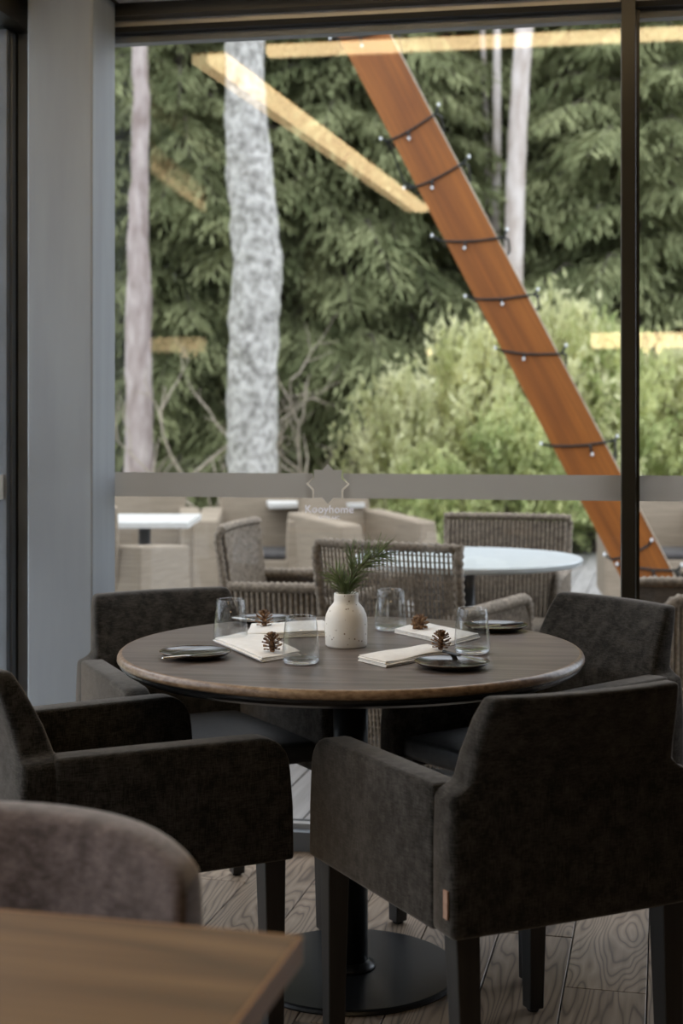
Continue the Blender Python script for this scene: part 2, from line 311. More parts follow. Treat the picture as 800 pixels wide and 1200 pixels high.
def dup(root, loc, rz, label, group=None, scale=None):
    r = root.copy(); C.objects.link(r); r.location = loc; r.rotation_euler = (0,0,rz); r['label'] = label
    if group: r['group'] = group
    if scale: r.scale = scale if hasattr(scale, '__len__') else (scale,)*3
    for ch in [o for o in bpy.data.objects if o.parent == root]:
        c = ch.copy(); C.objects.link(c); c.parent = r
        for g in [o for o in bpy.data.objects if o.parent == ch]:
            d = g.copy(); C.objects.link(d); d.parent = c
    return r
def yaw(fx, fy): return math.atan2(-fx, fy)      # local +Y turned to face (fx, fy)

# ------------------------------------------------------------------ room shell (wall frame: s along the window wall, d into the room)
S0, S1, D1, HC = -.29, 4.6, 12.0, 3.15
def wbox(name, m, s0, s1, d0, d1, z0, z1, parent=None, bevel=0, kind=None):
    b = MB().box(s0, s1, d0, d1, z0, z1); b.f = [tuple(reversed(f)) for f in b.f]
    o = b.build(name, m, parent, bevel=bevel)
    if parent is None: o.matrix_world = WM; o['kind'] = 'structure'
    elif kind: o['kind'] = kind
    return o
# floor: a dark slab and the oak planks that lie on it (direction measured from the seams)
FA = math.radians(12.8); FD = Vector((math.sin(FA), math.cos(FA), 0)); FX = Vector((math.cos(FA), -math.sin(FA), 0))
floor = sempty('floor')
fb = wbox('subfloor', 'subfloor', S0-.1, S1+.1, .0, D1+.1, -.14, -.02, floor); fb.matrix_local = WM
PW, PL = .182, 1.35
pm = MB().box(0, PW-.003, 0, PL-.003, -.02, 0); pmesh = None
x_ref = onz(661, 1160, 0); k0 = x_ref.dot(FX)
rr = random.Random(5)
for i in range(-13, 15):
    off = {0: (onz(661,1156,0).dot(FD)) % PL, -1: (onz(640,1096,0).dot(FD)) % PL}.get(i, rr.random()*PL)
    for j in range(-3, 5):
        c = FX*(k0+i*PW) + FD*(off+j*PL)
        ok = True
        for q in (c, c+FX*PW, c+FD*PL, c+FX*PW+FD*PL):
            s_, d_ = sd(q)
            if s_ < S0-.12 or s_ > S1 or d_ > 8 : ok = False
        s_, d_ = sd(c+FD*PL); s2_, d2_ = sd(c); s3_, d3_ = sd(c+FX*PW+FD*PL)
        if not ok or d2_ < .06: continue
        L_ = PL
        # planks that would pass under the sill are cut at the frame
        dm = min(d_, d3_)
        if dm < .06: L_ = PL*(d2_-.06)/(d2_-dm) if d2_ > dm else PL
        if L_ < .05: continue
        if pmesh is None:
            o = pm.build('plank', 'floor', floor, bevel=.0015, seg=1); pmesh = o.data
        else:
            o = bpy.data.objects.new('plank', pmesh); C.objects.link(o); o.parent = floor
            bv = o.modifiers.new('soft_edges', 'BEVEL'); bv.width = .0015; bv.segments = 1
        o.location = (c.x, c.y, rr.uniform(-.0006, .0004)); o.rotation_euler = (0,0,-FA); o.scale = (1, L_/PL, 1)
# ceiling
wbox('ceiling', 'wall', S0-.2, S1+.2, .30, D1+.2, HC, HC+.12)
wbox('trim_1', 'ceiling', S0-.2, S1+.2, 0.02, .30, 2.540, HC+.12)                     # lowered soffit over the glazing
wbox('wall_right', 'wall', S1, S1+.15, -.1, D1+.2, -.02, HC)
wbox('wall_back', 'wall', S0-.2, S1+.2, D1, D1+.15, -.02, HC)
wbox('wall_left', 'wall', S0-.25, S0, 4.2, D1+.2, -.02, HC)
wbox('trim_2', 'wall', S0-.25, S0, .02, 4.2, 2.62, HC)                                # wall strip over the side window
# front window bays: frame members and panes
def window(name, s0, s1, band=True):
    w_ = sempty(name, WM)
    P = lambda nm, m, a, b, c, d, e, f, bv=0: wbox(nm, m, a, b, c, d, e, f, w_, bevel=bv)
    P('window_sill', 'frame', s0, s1, -.04, .075, -.02, .058, .003)
    P('sill_gasket', 'gasket', s0, s1, -.012, .012, .060, .072)
    P('sill_bead', 'lightstrip', s0, s1, .012, .040, .058, .073)
    P('outer_head_frame', 'frame', s0, s1, -.05, -.008, 2.440, 2.463)
    P('head_gasket', 'gasket', s0, s1, -.03, .03, 2.463, 2.480)
    P('head_strip', 'lightstrip', s0, s1, -.03, .02, 2.480, 2.502)
    P('head_frame', 'darkframe', s0, s1, -.05, .07, 2.502, 2.542)
    P('glass_pane', 'pane', s0, s1, -.006, .006, .058, 2.475)
    return w_
MUL0, MUL1 = sd(onwall(728, 600, .07))[0], sd(onwall(745, 600, .07))[0]
w1 = window('window_1', -.06, MUL0+.005); w2 = window('window_2', MUL1-.005, 3.2); w2b = None; wbox('wall_added_right', 'wall', 3.25, S1, -.06, .06, -.02, 2.542)  # unseen wall added right of the glazing to cut daylight
for k, (a, b) in enumerate(((MUL0, MUL1), (3.2, 3.25))):
    mo = sempty('trim_%d' % (3+k), WM)
    wbox('mullion', 'darkframe', a, b, .008, .07, -.02, 2.545, mo, bevel=.002)
    wbox('outer_mullion', 'darkframe', a, b+.012, -.06, .008, -.02, 2.545, mo)
# frosted band with a star cut through it and its own star set inside
BZ0, BZ1 = 1.043, 1.117
cstar = onwall(384.5, 567); cs, cz = sd(cstar)[0], cstar.z
def star(r1, r2, n=8, rot=0):
    return [(cs + (r1 if i % 2 == 0 else r2)*math.sin(math.pi*i/n+rot), cz + (r1 if i % 2 == 0 else r2)*math.cos(math.pi*i/n+rot)) for i in range(2*n)]
def crossings(poly, x):
    out = []
    for i in range(len(poly)):
        a, b = poly[i], poly[(i+1) % len(poly)]
        if (a[0]-x)*(b[0]-x) < 0: out.append(a[1]+(b[1]-a[1])*(x-a[0])/(b[0]-a[0]))
    return sorted(out)
def band(parent, s0, s1, hole=None):
    b = MB(); D0, D_1 = .0066, .0074
    if not hole: b.box(s0, s1, D0, D_1, BZ0, BZ1)
    else:
        xs = [p[0] for p in hole]; a, c = min(xs), max(xs)
        b.box(s0, a, D0, D_1, BZ0, BZ1); b.box(c, s1, D0, D_1, BZ0, BZ1); n = 110
        for i in range(n):
            x0, x1 = a+(c-a)*i/n, a+(c-a)*(i+1)/n; cr = crossings(hole, (x0+x1)/2+1e-7); z = BZ0
            for k in range(0, len(cr)-1, 2):
                if cr[k] > z+1e-4: b.box(x0, x1, D0, D_1, z, min(cr[k], BZ1))
                z = max(z, cr[k+1])
            if z < BZ1-1e-4: b.box(x0, x1, D0, D_1, z, BZ1)
    return b.build('frosted_band', 'frost', parent)
band(w1, -.06, MUL0, star(.066, .050)); band(w2, MUL1, 3.2)
st = star(.060, .0445); b = MB()
n = len(st); b.add([(cs, .0066, cz)]+[(x, .0066, z) for x, z in st]+[(cs, .0074, cz)]+[(x, .0074, z) for x, z in st],
      [(0, 1+i, 1+(i+1) % n) for i in range(n)]+[(n+1, n+2+(i+1) % n, n+2+i) for i in range(n)]+[(1+i, n+2+i, n+2+(i+1) % n, 1+(i+1) % n) for i in range(n)])
b.build('star_emblem', 'frost', w1)
def text(name, body, size, px, py, parent, m, spacing=1.0):
    cu = bpy.data.curves.new(name, 'FONT'); cu.body = body; cu.size = size; cu.extrude = .0004; cu.align_x = 'CENTER'; cu.align_y = 'CENTER'; cu.space_character = spacing
    cu.materials.append(M[m]); o = bpy.data.objects.new(name, cu); C.objects.link(o); o.parent = parent
    p = onwall(px, py); s_ = sd(p)[0]
    o.matrix_local = Matrix(((1,0,0,s_),(0,0,1,.0075),(0,1,0,p.z),(0,0,0,1))); return o
text('lettering', 'Kooyhome', .032, 386, 597, w1, 'letter', 1.05); text('small_lettering', 'WITH ABC', .0125, 386, 606.5, w1, 'letter', 1.1)
# column at the corner, in front of the frame
cbr = W0 + N_*.075 + E_*.0
col = sempty('column', WM)
wbox('column_shaft', 'steel', -.205, -.005, .078, .278, -.02, HC, col, bevel=.006)
wbox('column_cap', 'darkframe', -.215, .004, .07, .288, 2.535, 2.542, col)
# side window along the left wall (d from .1 to 4.2)
ws = sempty('window_4', WM)
P = lambda nm, m, a, b, c, d, e, f, bv=0: wbox(nm, m, a, b, c, d, e, f, ws, bevel=bv)
P('window_sill', 'frame', S0-.06, S0+.02, -.1, 4.2, -.02, .058, .003)
P('head_frame', 'darkframe', S0-.06, S0+.05, -.1, 4.2, 2.44, 2.62)
P('corner_post', 'frame', S0-.06, -.20, -.10, .15, .0, 2.44, .002)
P('post_gasket', 'gasket', S0-.03, S0+.004, .15, .172, .058, 2.44)
P('sash_stile', 'frame', S0-.03, S0+.006, .172, .20, .058, 2.43, .002)
P('stile_groove', 'gasket', S0-.03, S0-.004, .20, .215, .058, 2.43)
P('sash_rail', 'frame', S0-.03, S0+.006, .215, .24, .058, 2.43, .002)
P('glass_pane', 'pane', S0-.018, S0-.006, .24, 2.2, .058, 2.44)
P('mullion', 'darkframe', S0-.05, S0+.05, 2.2, 2.26, .0, 2.44)
P('glass_pane', 'pane', S0-.018, S0-.006, 2.26, 4.2, .058, 2.44)
P('frosted_band', 'frost', S0-.0054, S0-.0044, .24, 2.2, BZ0, BZ1); P('frosted_band', 'frost', S0-.0054, S0-.0044, 2.26, 4.2, BZ0, BZ1)
# outer eaves
wbox('trim_5', 'render', S0-.45, S1+.5, -.45, -.06, 2.80, 2.95); wbox('trim_6', 'render', S0-.45, S0-.07, -.06, 6.0, 2.72, 2.90)
wbox('wall_front', 'render', S0-.1, S1+.2, -.06, .02, 2.542, HC+.1)
# light portals
def portal(name, s, d, z, sx, sz, rot):
    l = bpy.data.lights.new(name, 'AREA'); l.shape = 'RECTANGLE'; l.size = sx; l.size_y = sz; l.cycles.is_portal = True
    o = bpy.data.objects.new(name, l); C.objects.link(o); p = wl(s, d, z); dirv = rot
    o.matrix_world = Matrix.Translation(p) @ dirv.to_track_quat('-Z', 'Z').to_matrix().to_4x4(); return o
portal('front_window_portal', (S0+S1)/2, -.08, 1.25, S1-S0, 2.45, N_)
portal('side_window_portal', S0-.08, 2.15, 1.25, 4.2, 2.45, E_)

# ------------------------------------------------------------------ ceiling lamps of the room behind the viewer (they mirror in the glass)
def bar_lamp(pa, pb, zl, label, r=.05, tall=.035):
    """pa, pb: pixels of the lamp's ends as mirrored in the window; zl: lamp height"""
    def rp(p):
        s_ = (HZ-p[1])/F; L_ = (zl-CAMZ)/s_; return mirror(Vector(((p[0]-400)/F*L_, L_, zl)))
    A, B = rp(pa), rp(pb); mid = (A+B)/2; ln = (B-A).length; a = math.atan2((B-A).y, (B-A).x)
    t = thing('linear_lamp', label, 'lamp', mid, a, 'warm linear ceiling lamps')
    MB().box(-ln/2, ln/2, -r, r, 0, .03).build('housing', 'lampbody', t, bevel=.004)
    MB().box(-ln/2+.02, ln/2-.02, -r*.9, -r*.1, -tall+.004, -.001).build('lit_underside', 'lampdim', t)  # lit underside of the housing, drawn as a dim glowing strip
    MB().box(-ln/2+.02, ln/2-.02, -r*.1, r*.9, -tall, -.001).build('diffuser', 'lamp', t)
    for q in (-ln*.35, ln*.35): MB().tube([(q,0,.03),(q,0,HC-zl)], .003, 6).build('suspension_wire', 'gasket', t)
    return t
bar_lamp((243,62), (490,243), 2.62, 'long slanting warm lamp bar mirrored across the big trunk', .075)
bar_lamp((308,56), (830,33), 2.64, 'straight warm lamp bar mirrored along the top of the window', .045)
bar_lamp((690,391), (960,388), 2.05, 'wide lamp bar mirrored beside the mullion above the shrubs', .11, .13)
for k, (q, w_) in enumerate((((757,411),'first'), ((771,411),'second'), ((503,413),'single'))):
    zl = 1.95; L_ = (zl-CAMZ)/((HZ-q[1])/F); p = mirror(Vector(((q[0]-400)/F*L_, L_, zl)))
    t = thing('globe_lamp', ('small glowing globe lamp mirrored nearest the mullion', 'small glowing globe lamp mirrored at the right edge', 'small glowing globe lamp mirrored over the pale shrub')[k], 'lamp', p)
    MB().sphere((0,0,0), .028, 12).build('globe', 'lamp', t, smooth=True); MB().tube([(0,0,.028),(0,0,HC-zl)], .003, 6).build('cord', 'gasket', t)

# ------------------------------------------------------------------ upholstered armchairs
def backrest(levels, curve, drop=.0, pw=8, nu=12):
    b = MB(); rows = []
    for (z, hw, yf, yr) in levels:
        row = []
        for i in range(nu+1):
            u = -1+2*i/nu; row.append((hw*u, yr+curve(z)*u*u, z-(drop*abs(u)**pw if z > .7 else 0)))
        for i in range(nu+1):
            u = 1-2*i/nu; row.append((hw*u, yf+curve(z)*u*u, z-(drop*abs(u)**pw if z > .7 else 0)))
        rows.append(row)
    n = len(rows[0]); vs = [p for r_ in rows for p in r_]; fs = []
    for j in range(len(rows)-1):
        for k in range(n):
            k2 = (k+1) % n; fs.append((j*n+k, j*n+k2, (j+1)*n+k2, (j+1)*n+k))
    for base in (0, (len(rows)-1)*n):
        for i in range(nu):
            q = (base+i, base+i+1, base+n-2-i, base+n-1-i); fs.append(q if base else q[::-1])
    return b.add(vs, fs)
def make_chair(label, fab='fabric', barrel=False, legx=0):
    t = thing('armchair', label, 'armchair', group=None)
    if not barrel:
        lv = [(.392,.252,-.205,-.285),(.55,.252,-.205,-.287),(.636,.250,-.205,-.287),(.648,.214,-.215,-.286),(.70,.210,-.238,-.301),(.765,.203,-.275,-.326),(.806,.193,-.302,-.345)]
        backrest(lv, lambda z: .004+.02*max(0, z-.5)/.3).build('backrest', fab, t, smooth=True, bevel=.012, seg=3)
    else:
        lv = [(.392,.262,-.20,-.29),(.55,.262,-.21,-.30),(.64,.262,-.235,-.322),(.72,.262,-.255,-.342),(.80,.255,-.28,-.350)]
        backrest(lv, lambda z: .11, drop=.028, pw=5, nu=20).build('backrest', fab, t, smooth=True, bevel=.02, seg=3)
    for sx in (-1, 1):
        prof = [(-.215,.392),(.272,.392),(.270,.50),(.264,.572)]
        for k in range(7):
            a = math.radians(90*k/6); prof.append((.199+.064*math.cos(a), .578+.064*math.sin(a)))
        prof += [(.0,.644),(-.215,.645)]
        xo = lambda y: .252+.028*(y+.28)/.55
        vs = [(sx*xo(y), y, z) for y, z in prof]+[(sx*(xo(y)-.062), y, z) for y, z in prof]; n = len(prof)
        if sx > 0: fs = [tuple(range(n)), tuple(range(2*n-1, n-1, -1))]+[(i, i+n, (i+1) % n+n, (i+1) % n) for i in range(n)]
        else: fs = [tuple(range(n-1,-1,-1)), tuple(range(n, 2*n))]+[(i, (i+1) % n, (i+1) % n+n, i+n) for i in range(n)]
        MB().add(vs, fs).build('armrest', fab, t, smooth=True, bevel=.009, seg=3, angle=50)
    # crowned seat pad
    b = MB(); nu = nv = 8; vs = []; fs = []
    for lay in (0, 1):
        for j in range(nv+1):
            for i in range(nu+1):
                u, v = -1+2*i/nu, -1+2*j/nv; y = .025+.23*v; hw = .186+.024*(v+1)/2
                z = (.478+.016*(1-u**4)*(1-v**4)) if lay else .425
                vs.append((hw*u, y, z))
    q = (nu+1)*(nv+1)
    for j in range(nv):
        for i in range(nu):
            a = j*(nu+1)+i; fs += [(q+a, q+a+1, q+a+nu+2, q+a+nu+1), (a, a+nu+1, a+nu+2, a+1)]
    for i in range(nu):
        fs += [(i, i+1, q+i+1, q+i), (nv*(nu+1)+i+1, nv*(nu+1)+i, q+nv*(nu+1)+i, q+nv*(nu+1)+i+1)]
    for j in range(nv):
        a = j*(nu+1); fs += [(a+nu+1, a, q+a, q+a+nu+1), (a+nu, a+2*nu+1, q+a+2*nu+1, q+a+nu)]
    MB().add(vs, fs).build('seat', 'leather', t, smooth=True, bevel=.014, seg=3, angle=50)
    for sx in (-1, 1):
        for (y, x, dx, dy) in ((.238, .236, .0, .006), (-.245, .215, -.005, -.02)):
            a, c = .024, .017; lo = (sx*(x+dx), y+dy)
            vs = [(lo[0]+i*c, lo[1]+j*c, .006) for i, j in ((-1,-1),(1,-1),(1,1),(-1,1))]+[(sx*x+i*a, y+j*a, .425) for i, j in ((-1,-1),(1,-1),(1,1),(-1,1))]
            l = MB().add(vs, [(3,2,1,0),(4,5,6,7),(0,1,5,4),(1,2,6,5),(2,3,7,6),(3,0,4,7)]).build('leg', 'legwood', t, bevel=.003)
            MB().lathe([(.012,0),(.014,.003),(.012,.007)], 12, (lo[0], lo[1], 0)).build('glide', 'rubber', l)
    return t
chA = make_chair('dark charcoal armchair seen from behind with a small tan tag low on its side')
def place(o, x, y, f): o.location = (x, y, 0); o.rotation_euler = (0,0,yaw(*f))
place(chA, .30, 2.755, (-.414,.911))
chB = dup(chA, (-.467,2.965,0), yaw(.87,.49), 'dark armchair facing right, its two long arms beside the corner column')
chC = dup(chA, (-.362,3.665,0), yaw(.45,-.893), 'dark grey armchair against the window between column and table, facing the viewer')
chD = dup(chA, (.480,3.57,0), yaw(-.8,-.6), 'brown-black armchair behind the round table, its back in front of the mullion')
MB().box(-.0015,.0015,-.007,.007,-.024,.024, mtx=Matrix.Translation((-.2545,-.262,.452))).build('fabric_tag', 'tag', chA, label='small tan leather tag sewn on the side')
chE = make_chair('mauve-brown velvet chair with rounded back at the plain oak table', 'mauve', barrel=True)
place(chE, -.463, 1.44, (-.26,-.96))

# ------------------------------------------------------------------ round table
tc_ = Vector((.021, 3.288, 0)); RT = .534
rt = thing('round_table', 'round dark wood dining table laid for four on a black pedestal', 'table', tc_, math.radians(-8))
MB().lathe([(0.001,.7485),(RT-.014,.7485),(RT-.012,.750),(0.001,.750)], 96).build('tabletop', 'tabletop', rt)
MB().lathe([(RT-.010,.730),(RT-.003,.7305),(RT,.734),(RT-.0005,.740),(RT-.003,.7455),(RT-.007,.749),(RT-.012,.750),(RT-.02,.749),(RT-.02,.731)], 96, close=True).build('edge_band', 'rim', rt, smooth=True, label='worn pale wooden edge band')
MB().lathe([(0.001,.706),(RT-.06,.706),(RT-.03,.709),(RT-.012,.717),(RT-.006,.724),(RT-.005,.7298),(RT-.021,.7300),(RT-.021,.7482),(0.001,.7482)], 96).build('underside', 'blackmetal', rt)
MB().box(-.16,.16,-.16,.16,.684,.706).build('mounting_plate', 'blackmetal', rt)
MB().lathe([(.040,.018),(.040,.684)], 32).build('post', 'blackmetal', rt, smooth=True)
MB().lathe([(.058,.014),(.056,.022),(.042,.030),(.0401,.031)], 32).build('post_collar', 'blackmetal', rt, smooth=True)
MB().lathe([(.001,.0),(.25,.0),(.252,.004),(.25,.010),(.245,.0125),(.001,.014)], 72).build('base_disc', 'blackmetal', rt)

ZT = .7502
# stoneware vase
vp = onz(405.5, 757, ZT)
prof = [(.001,0),(.045,0),(.0485,.004),(.0490,.03),(.0490,.062),(.0470,.074),(.0405,.088),(.0320,.098),(.0290,.102),(.0282,.108),(.0285,.120),(.0278,.1235),(.0262,.1235),(.0252,.118),(.0250,.104),(.034,.09),(.044,.07),(.045,.02),(.001,.006)]
vase = tag(MB().lathe(prof, 48).build('vase', 'ceramic', None, smooth=True), 'small speckled cream stoneware bottle vase holding a pine sprig', 'vase'); vase.location = vp
# pine sprig
sprig = thing('pine_sprig', 'green long-needled pine sprig standing in the cream vase', 'plant', vp+Vector((0,0,.007)))
stem = [(.004,0,0),(-.006,.0,.06),(.0,.0,.115),(.012,-.004,.145),(.03,-.008,.175),(.052,-.01,.195),(.078,-.01,.205)]
tw = MB().tube(stem, [.0022,.0022,.002,.0019,.0016,.0013,.0008], 6)
stem2 = [(0,0,.108),(-.012,.003,.135),(-.022,.006,.158)]
tw.tube(stem2, [.0016,.0013,.0008], 6); stem3 = [(.012,-.004,.145),(.014,-.01,.175),(.012,-.012,.21)]; tw.tube(stem3, [.0013,.001,.0007], 6)
tw.build('twig', 'twig', sprig, smooth=True)
nb = MB(); rn = random.Random(3)
def needles(path, n, t0, t1, ln, spread):
    P_ = [Vector(p) for p in path]
    for k in range(n):
        t = rn.uniform(t0, t1)*(len(P_)-1); i = min(int(t), len(P_)-2); base = P_[i].lerp(P_[i+1], t-i); d = (P_[i+1]-P_[i]).normalized()
        side = Vector((rn.gauss(0,1), rn.gauss(0,1), rn.gauss(0,1))); side -= d*side.dot(d); side.normalize()
        v = (d*rn.uniform(.5,1.1)+side*rn.uniform(spread*.4, spread)).normalized(); L_ = ln*rn.uniform(.65,1.15)
        mid = base+v*L_*.5; end = base+v*L_+Vector((0,0,-.006*rn.random()))
        nb.tube([base, mid+Vector((0,0,.002)), end], [.0007,.0007,.0002], 3, cap=False)
needles(stem, 190, .36, 1.0, .062, 1.0); needles(stem2, 90, .0, 1.0, .058, .9); needles(stem3, 45, .2, 1.0, .045, .6); needles([(0,0,.10),(0,0,.125)], 80, 0, 1, .062, .9)
nb.build('needles', 'needle', sprig, kind='stuff')

# tumblers
def tumbler():
    H, rb, rt_ = .101, .0415, .0335
    out = [(.001,0),(.030,.0),(.0375,.002),(.0408,.008),(.0412,.016),(.0395,.04),(.0368,.07),(rt_+.0003,.0995)]
    inn = [(rt_-.0004,.1005),(rt_-.0011,.0997),(.0354,.07),(.0381,.04),(.0395,.018),(.0375,.0115),(.031,.0095),(.001,.0085)]
    return MB().lathe(out+inn, 48)
tb = None
M['thinglass'] = panemat('thin_tumbler_wall', (.955,.96,.96), .07)
for (x, y, lab) in ((270,752,'clear stemless tumbler between the copper-glazed plate and the left napkins'), (352.5,777,'clear stemless tumbler standing nearest the viewer, left of the vase'),
                    (457.5,738,'clear stemless tumbler just right of the vase, farthest of the right pair'), (553,765,'clear stemless tumbler behind the near right plate')):
    if tb is None:
        tb = tumbler().build('tumbler', 'thinglass', None, smooth=True); o = tb
        tbase = MB().lathe([(.001,.0006),(.030,.0006),(.0368,.0026),(.0386,.0078),(.0372,.0098),(.031,.0089),(.001,.0079)], 40).build('glass_foot', 'glass', tb, smooth=True)
    else: o = tb.copy(); C.objects.link(o); c = tbase.copy(); C.objects.link(c); c.parent = o
    tag(o, lab, 'glass', 'stemless tumblers'); o.location = onz(x, y, ZT)
# plates
pb = None
plates = [(229,770,.0805,'dark glazed side plate at the far left of the table'), (529.5,782,.080,'dark glazed side plate nearest the front edge on the right'),
          (580.5,738,.0765,'dark glazed side plate at the back right of the table'), (309,730,.0795,'dark glazed side plate at the back behind the rolled napkin')]
ploc = []
for (x, y, r, lab) in plates:
    if pb is None:
        R0 = .08
        pb = MB().lathe([(.001,0),(.045,0),(.056,.002),(.070,.0065),(.0795,.0125),(.0800,.0138),(.0788,.0142),(.0765,.0132),(.070,.0105),(.058,.0070),(.048,.0058),(.001,.0055)], 64).build('side_plate', 'plate', None, smooth=True)
        rimg = MB().lathe([(.0795,.0128),(.0803,.0139),(.0795,.0147),(.0772,.0141),(.0772,.0137)], 64, close=True).build('plate_rim', 'platerim', pb, smooth=True)
        o = pb
    else:
        o = pb.copy(); C.objects.link(o); c = rimg.copy(); C.objects.link(c); c.parent = o
    tag(o, lab, 'plate', 'dark side plates'); p = onz(x, y, ZT); o.location = p; ploc.append(p)
# butter knives
def knife(label, p0, p1, z0=.0125, z1=.0145):
    a, b_ = Vector(p0), Vector(p1); d = b_-a; L_ = .165; 
    t = thing('butter_knife', label, 'knife', (0,0,0)); c = (a+b_)/2; t.location = (c.x, c.y, 0); ang = math.atan2(d.y, d.x)
    t.rotation_euler = (0, 0, ang); ti = 0
    zc = ZT+(z0+z1)/2+.0025
    vs, fs = [], []
    # blade: x from -.02 to +L/2 ; handle: the rest
    out = [(-.012,.004),(.03,.0085),(.065,.0095),(.078,.005),(.081,0),(.078,-.004),(.03,-.005),(-.012,-.004)]
    n = len(out); vs = [(x, y, zc-.0008) for x, y in out]+[(x, y, zc+.0008) for x, y in out]
    fs = [tuple(range(n-1,-1,-1)), tuple(range(n, 2*n))]+[(i, (i+1) % n, (i+1) % n+n, i+n) for i in range(n)]
    MB().add(vs, fs).build('blade', 'blade', t)
    MB().tube([(-.014,0,zc),(-.03,0,zc),(-.06,0,zc),(-.083,0,zc),(-.086,0,zc)], [.0035,.0045,.0055,.005,.002], 10, flat=.6).build('handle', HAND, t, smooth=True)
    return t
HAND = 'blade'
knife('slim steel butter knife lying across the far left plate', onz(193,772,ZT+.015), onz(268,764,ZT+.015))
HAND = 'handle'
knife('butter knife with black handle on the front right plate', onz(517,763,ZT+.015), onz(572,778,ZT+.015))
knife('butter knife with black handle on the back right plate', onz(606,731,ZT+.015), onz(557,736,ZT+.015))
HAND = 'blade'
knife('slim steel butter knife on the back plate behind the rolled napkin', onz(270,724,ZT+.015), onz(330,731,ZT+.015))

# napkins: folded linen, layers visible at the edges
def napkin(label, c4, layers=3, th=.0034, puff=.003, rolled=False, seed=1):
    rg = random.Random(seed); P_ = [onz(x, y, ZT) for x, y in c4]; c = sum(P_, Vector())/4
    t = thing('napkin', label, 'napkin', c, 0, 'folded linen napkins')
    Q = [p-c for p in P_]
    for k in range(layers):
        s = 1-.012*k; jx, jy = rg.uniform(-.0025,.0025), rg.uniform(-.0025,.0025)
        def S(u, v, k=k, s=s):
            a = Q[0].lerp(Q[1], u); b_ = Q[3].lerp(Q[2], u); p = a.lerp(b_, v)*s
            w_ = noise.noise(Vector((u*2.3+seed, v*2, k*.3)))
            e_ = (1-abs(2*u-1)**6)*(1-abs(2*v-1)**4)
            z = th*(k+.5)+puff*(e_*(k+1)/layers)+.0012*w_*k
            return (p.x+jx, p.y+jy, z)
        o = MB().patch(S, 14, 8, th*.9).build('fold', 'linen', t, smooth=True, bevel=.0012, seg=2, angle=60)
    return t
napkin('white folded linen napkin beside the far left plate, cone on its right end', [(250,753),(300,742),(352,769),(306,777)], 3, .0036, .004, seed=2)
napkin('white linen napkin lying crosswise behind, left of the vase', [(288,750),(294,737),(381,733),(383,746)], 4, .0036, .004, seed=5)
napkin('white folded linen napkin right of the vase, behind the front one', [(462,742),(494,733),(563,748),(528,757)], 3, .0036, .004, seed=9)
napkin('white folded linen napkin nearest the front edge, under the upright cone', [(419,775),(502,761),(527,769),(452,783)], 4, .0034, .004, seed=12)
# pine cones
def cone_mesh():
    b = MB(); b.tube([(0,0,0),(0,0,.012),(0,0,.026),(0,0,.036)], [.005,.007,.005,.001], 8)
    n = 46
    for i in range(n):
        f = i/(n-1); a = i*2.39996; z = .003+.034*f; r = (.019*math.sin(math.pi*(.18+.74*f))**.8)*(1.05-.35*f)
        tilt = .15+1.05*f**1.3; w_ = .0050*(1-.45*f)
        d = Vector((math.cos(a), math.sin(a), 0)); s = Vector((-math.sin(a), math.cos(a), 0)); up = Vector((0,0,1))
        base = Vector((0,0,z))+d*.003; dirv = (d*math.cos(tilt)+up*math.sin(tilt)).normalized(); nn = s.cross(dirv).normalized()
        tip = base+dirv*r*1.15; mid = base+dirv*r*.75
        vs = [base-s*.0014-nn*.0006, base+s*.0014-nn*.0006, mid+s*w_, tip+s*w_*.45+nn*-.001, tip-s*w_*.45-nn*.001, mid-s*w_, mid+nn*.0016, tip+nn*.0022]
        b.add(vs, [(0,1,6),(1,2,6),(2,3,7,6),(3,4,7),(4,5,6,7),(5,0,6),(0,5,4,3,2,1)])
    return b
cb = None
for (x, y, h, tilt, lab) in ((310,742,.010,.25,'pine cone resting on the crosswise napkin at the back left'), (319,770,.008,.15,'open pine cone on the napkin behind the near left tumbler'),
                       (492,745,.009,1.15,'pine cone lying tipped over on the napkin right of the vase'), (516,769,.010,.05,'upright pine cone between the front napkin and the near right tumbler')):
    if cb is None: cb = cone_mesh().build('pine_cone', 'cone', None); o = cb
    else: o = cb.copy(); C.objects.link(o)
    tag(o, lab, 'pine cone', 'pine cones on the napkins'); p = onz(x, y, ZT); o.location = (p.x, p.y, ZT+h+(.012 if tilt > 1 else .0045)); o.rotation_euler = (tilt*.3, tilt, x); o.scale = (1.05,)*3

# ------------------------------------------------------------------ oak table in front
cp = onz(355, 1096, .75); u_ = Vector((-.971,.238,0)); ang = math.atan2(-u_.y, -u_.x)
ft = thing('oak_table', 'plain rectangular oak table cropped by the lower left corner', 'table', (cp.x, cp.y, 0), ang)
MB().box(-1.2, -.004, -.75, -.004, .722, .75).build('tabletop', 'oak', ft, bevel=.002)
MB().box(-1.2, 0, -.004, 0, .722, .7495).build('edge_strip', 'oakedge', ft); MB().box(-.004, 0, -.75, -.004, .722, .7495).build('edge_strip', 'oakedge', ft)
MB().box(-.74,-.66,-.42,-.34,.014,.722).build('post', 'blackmetal', ft, bevel=.004); MB().box(-.92,-.48,-.60,-.16,0,.014).build('base_plate', 'blackmetal', ft, bevel=.003)

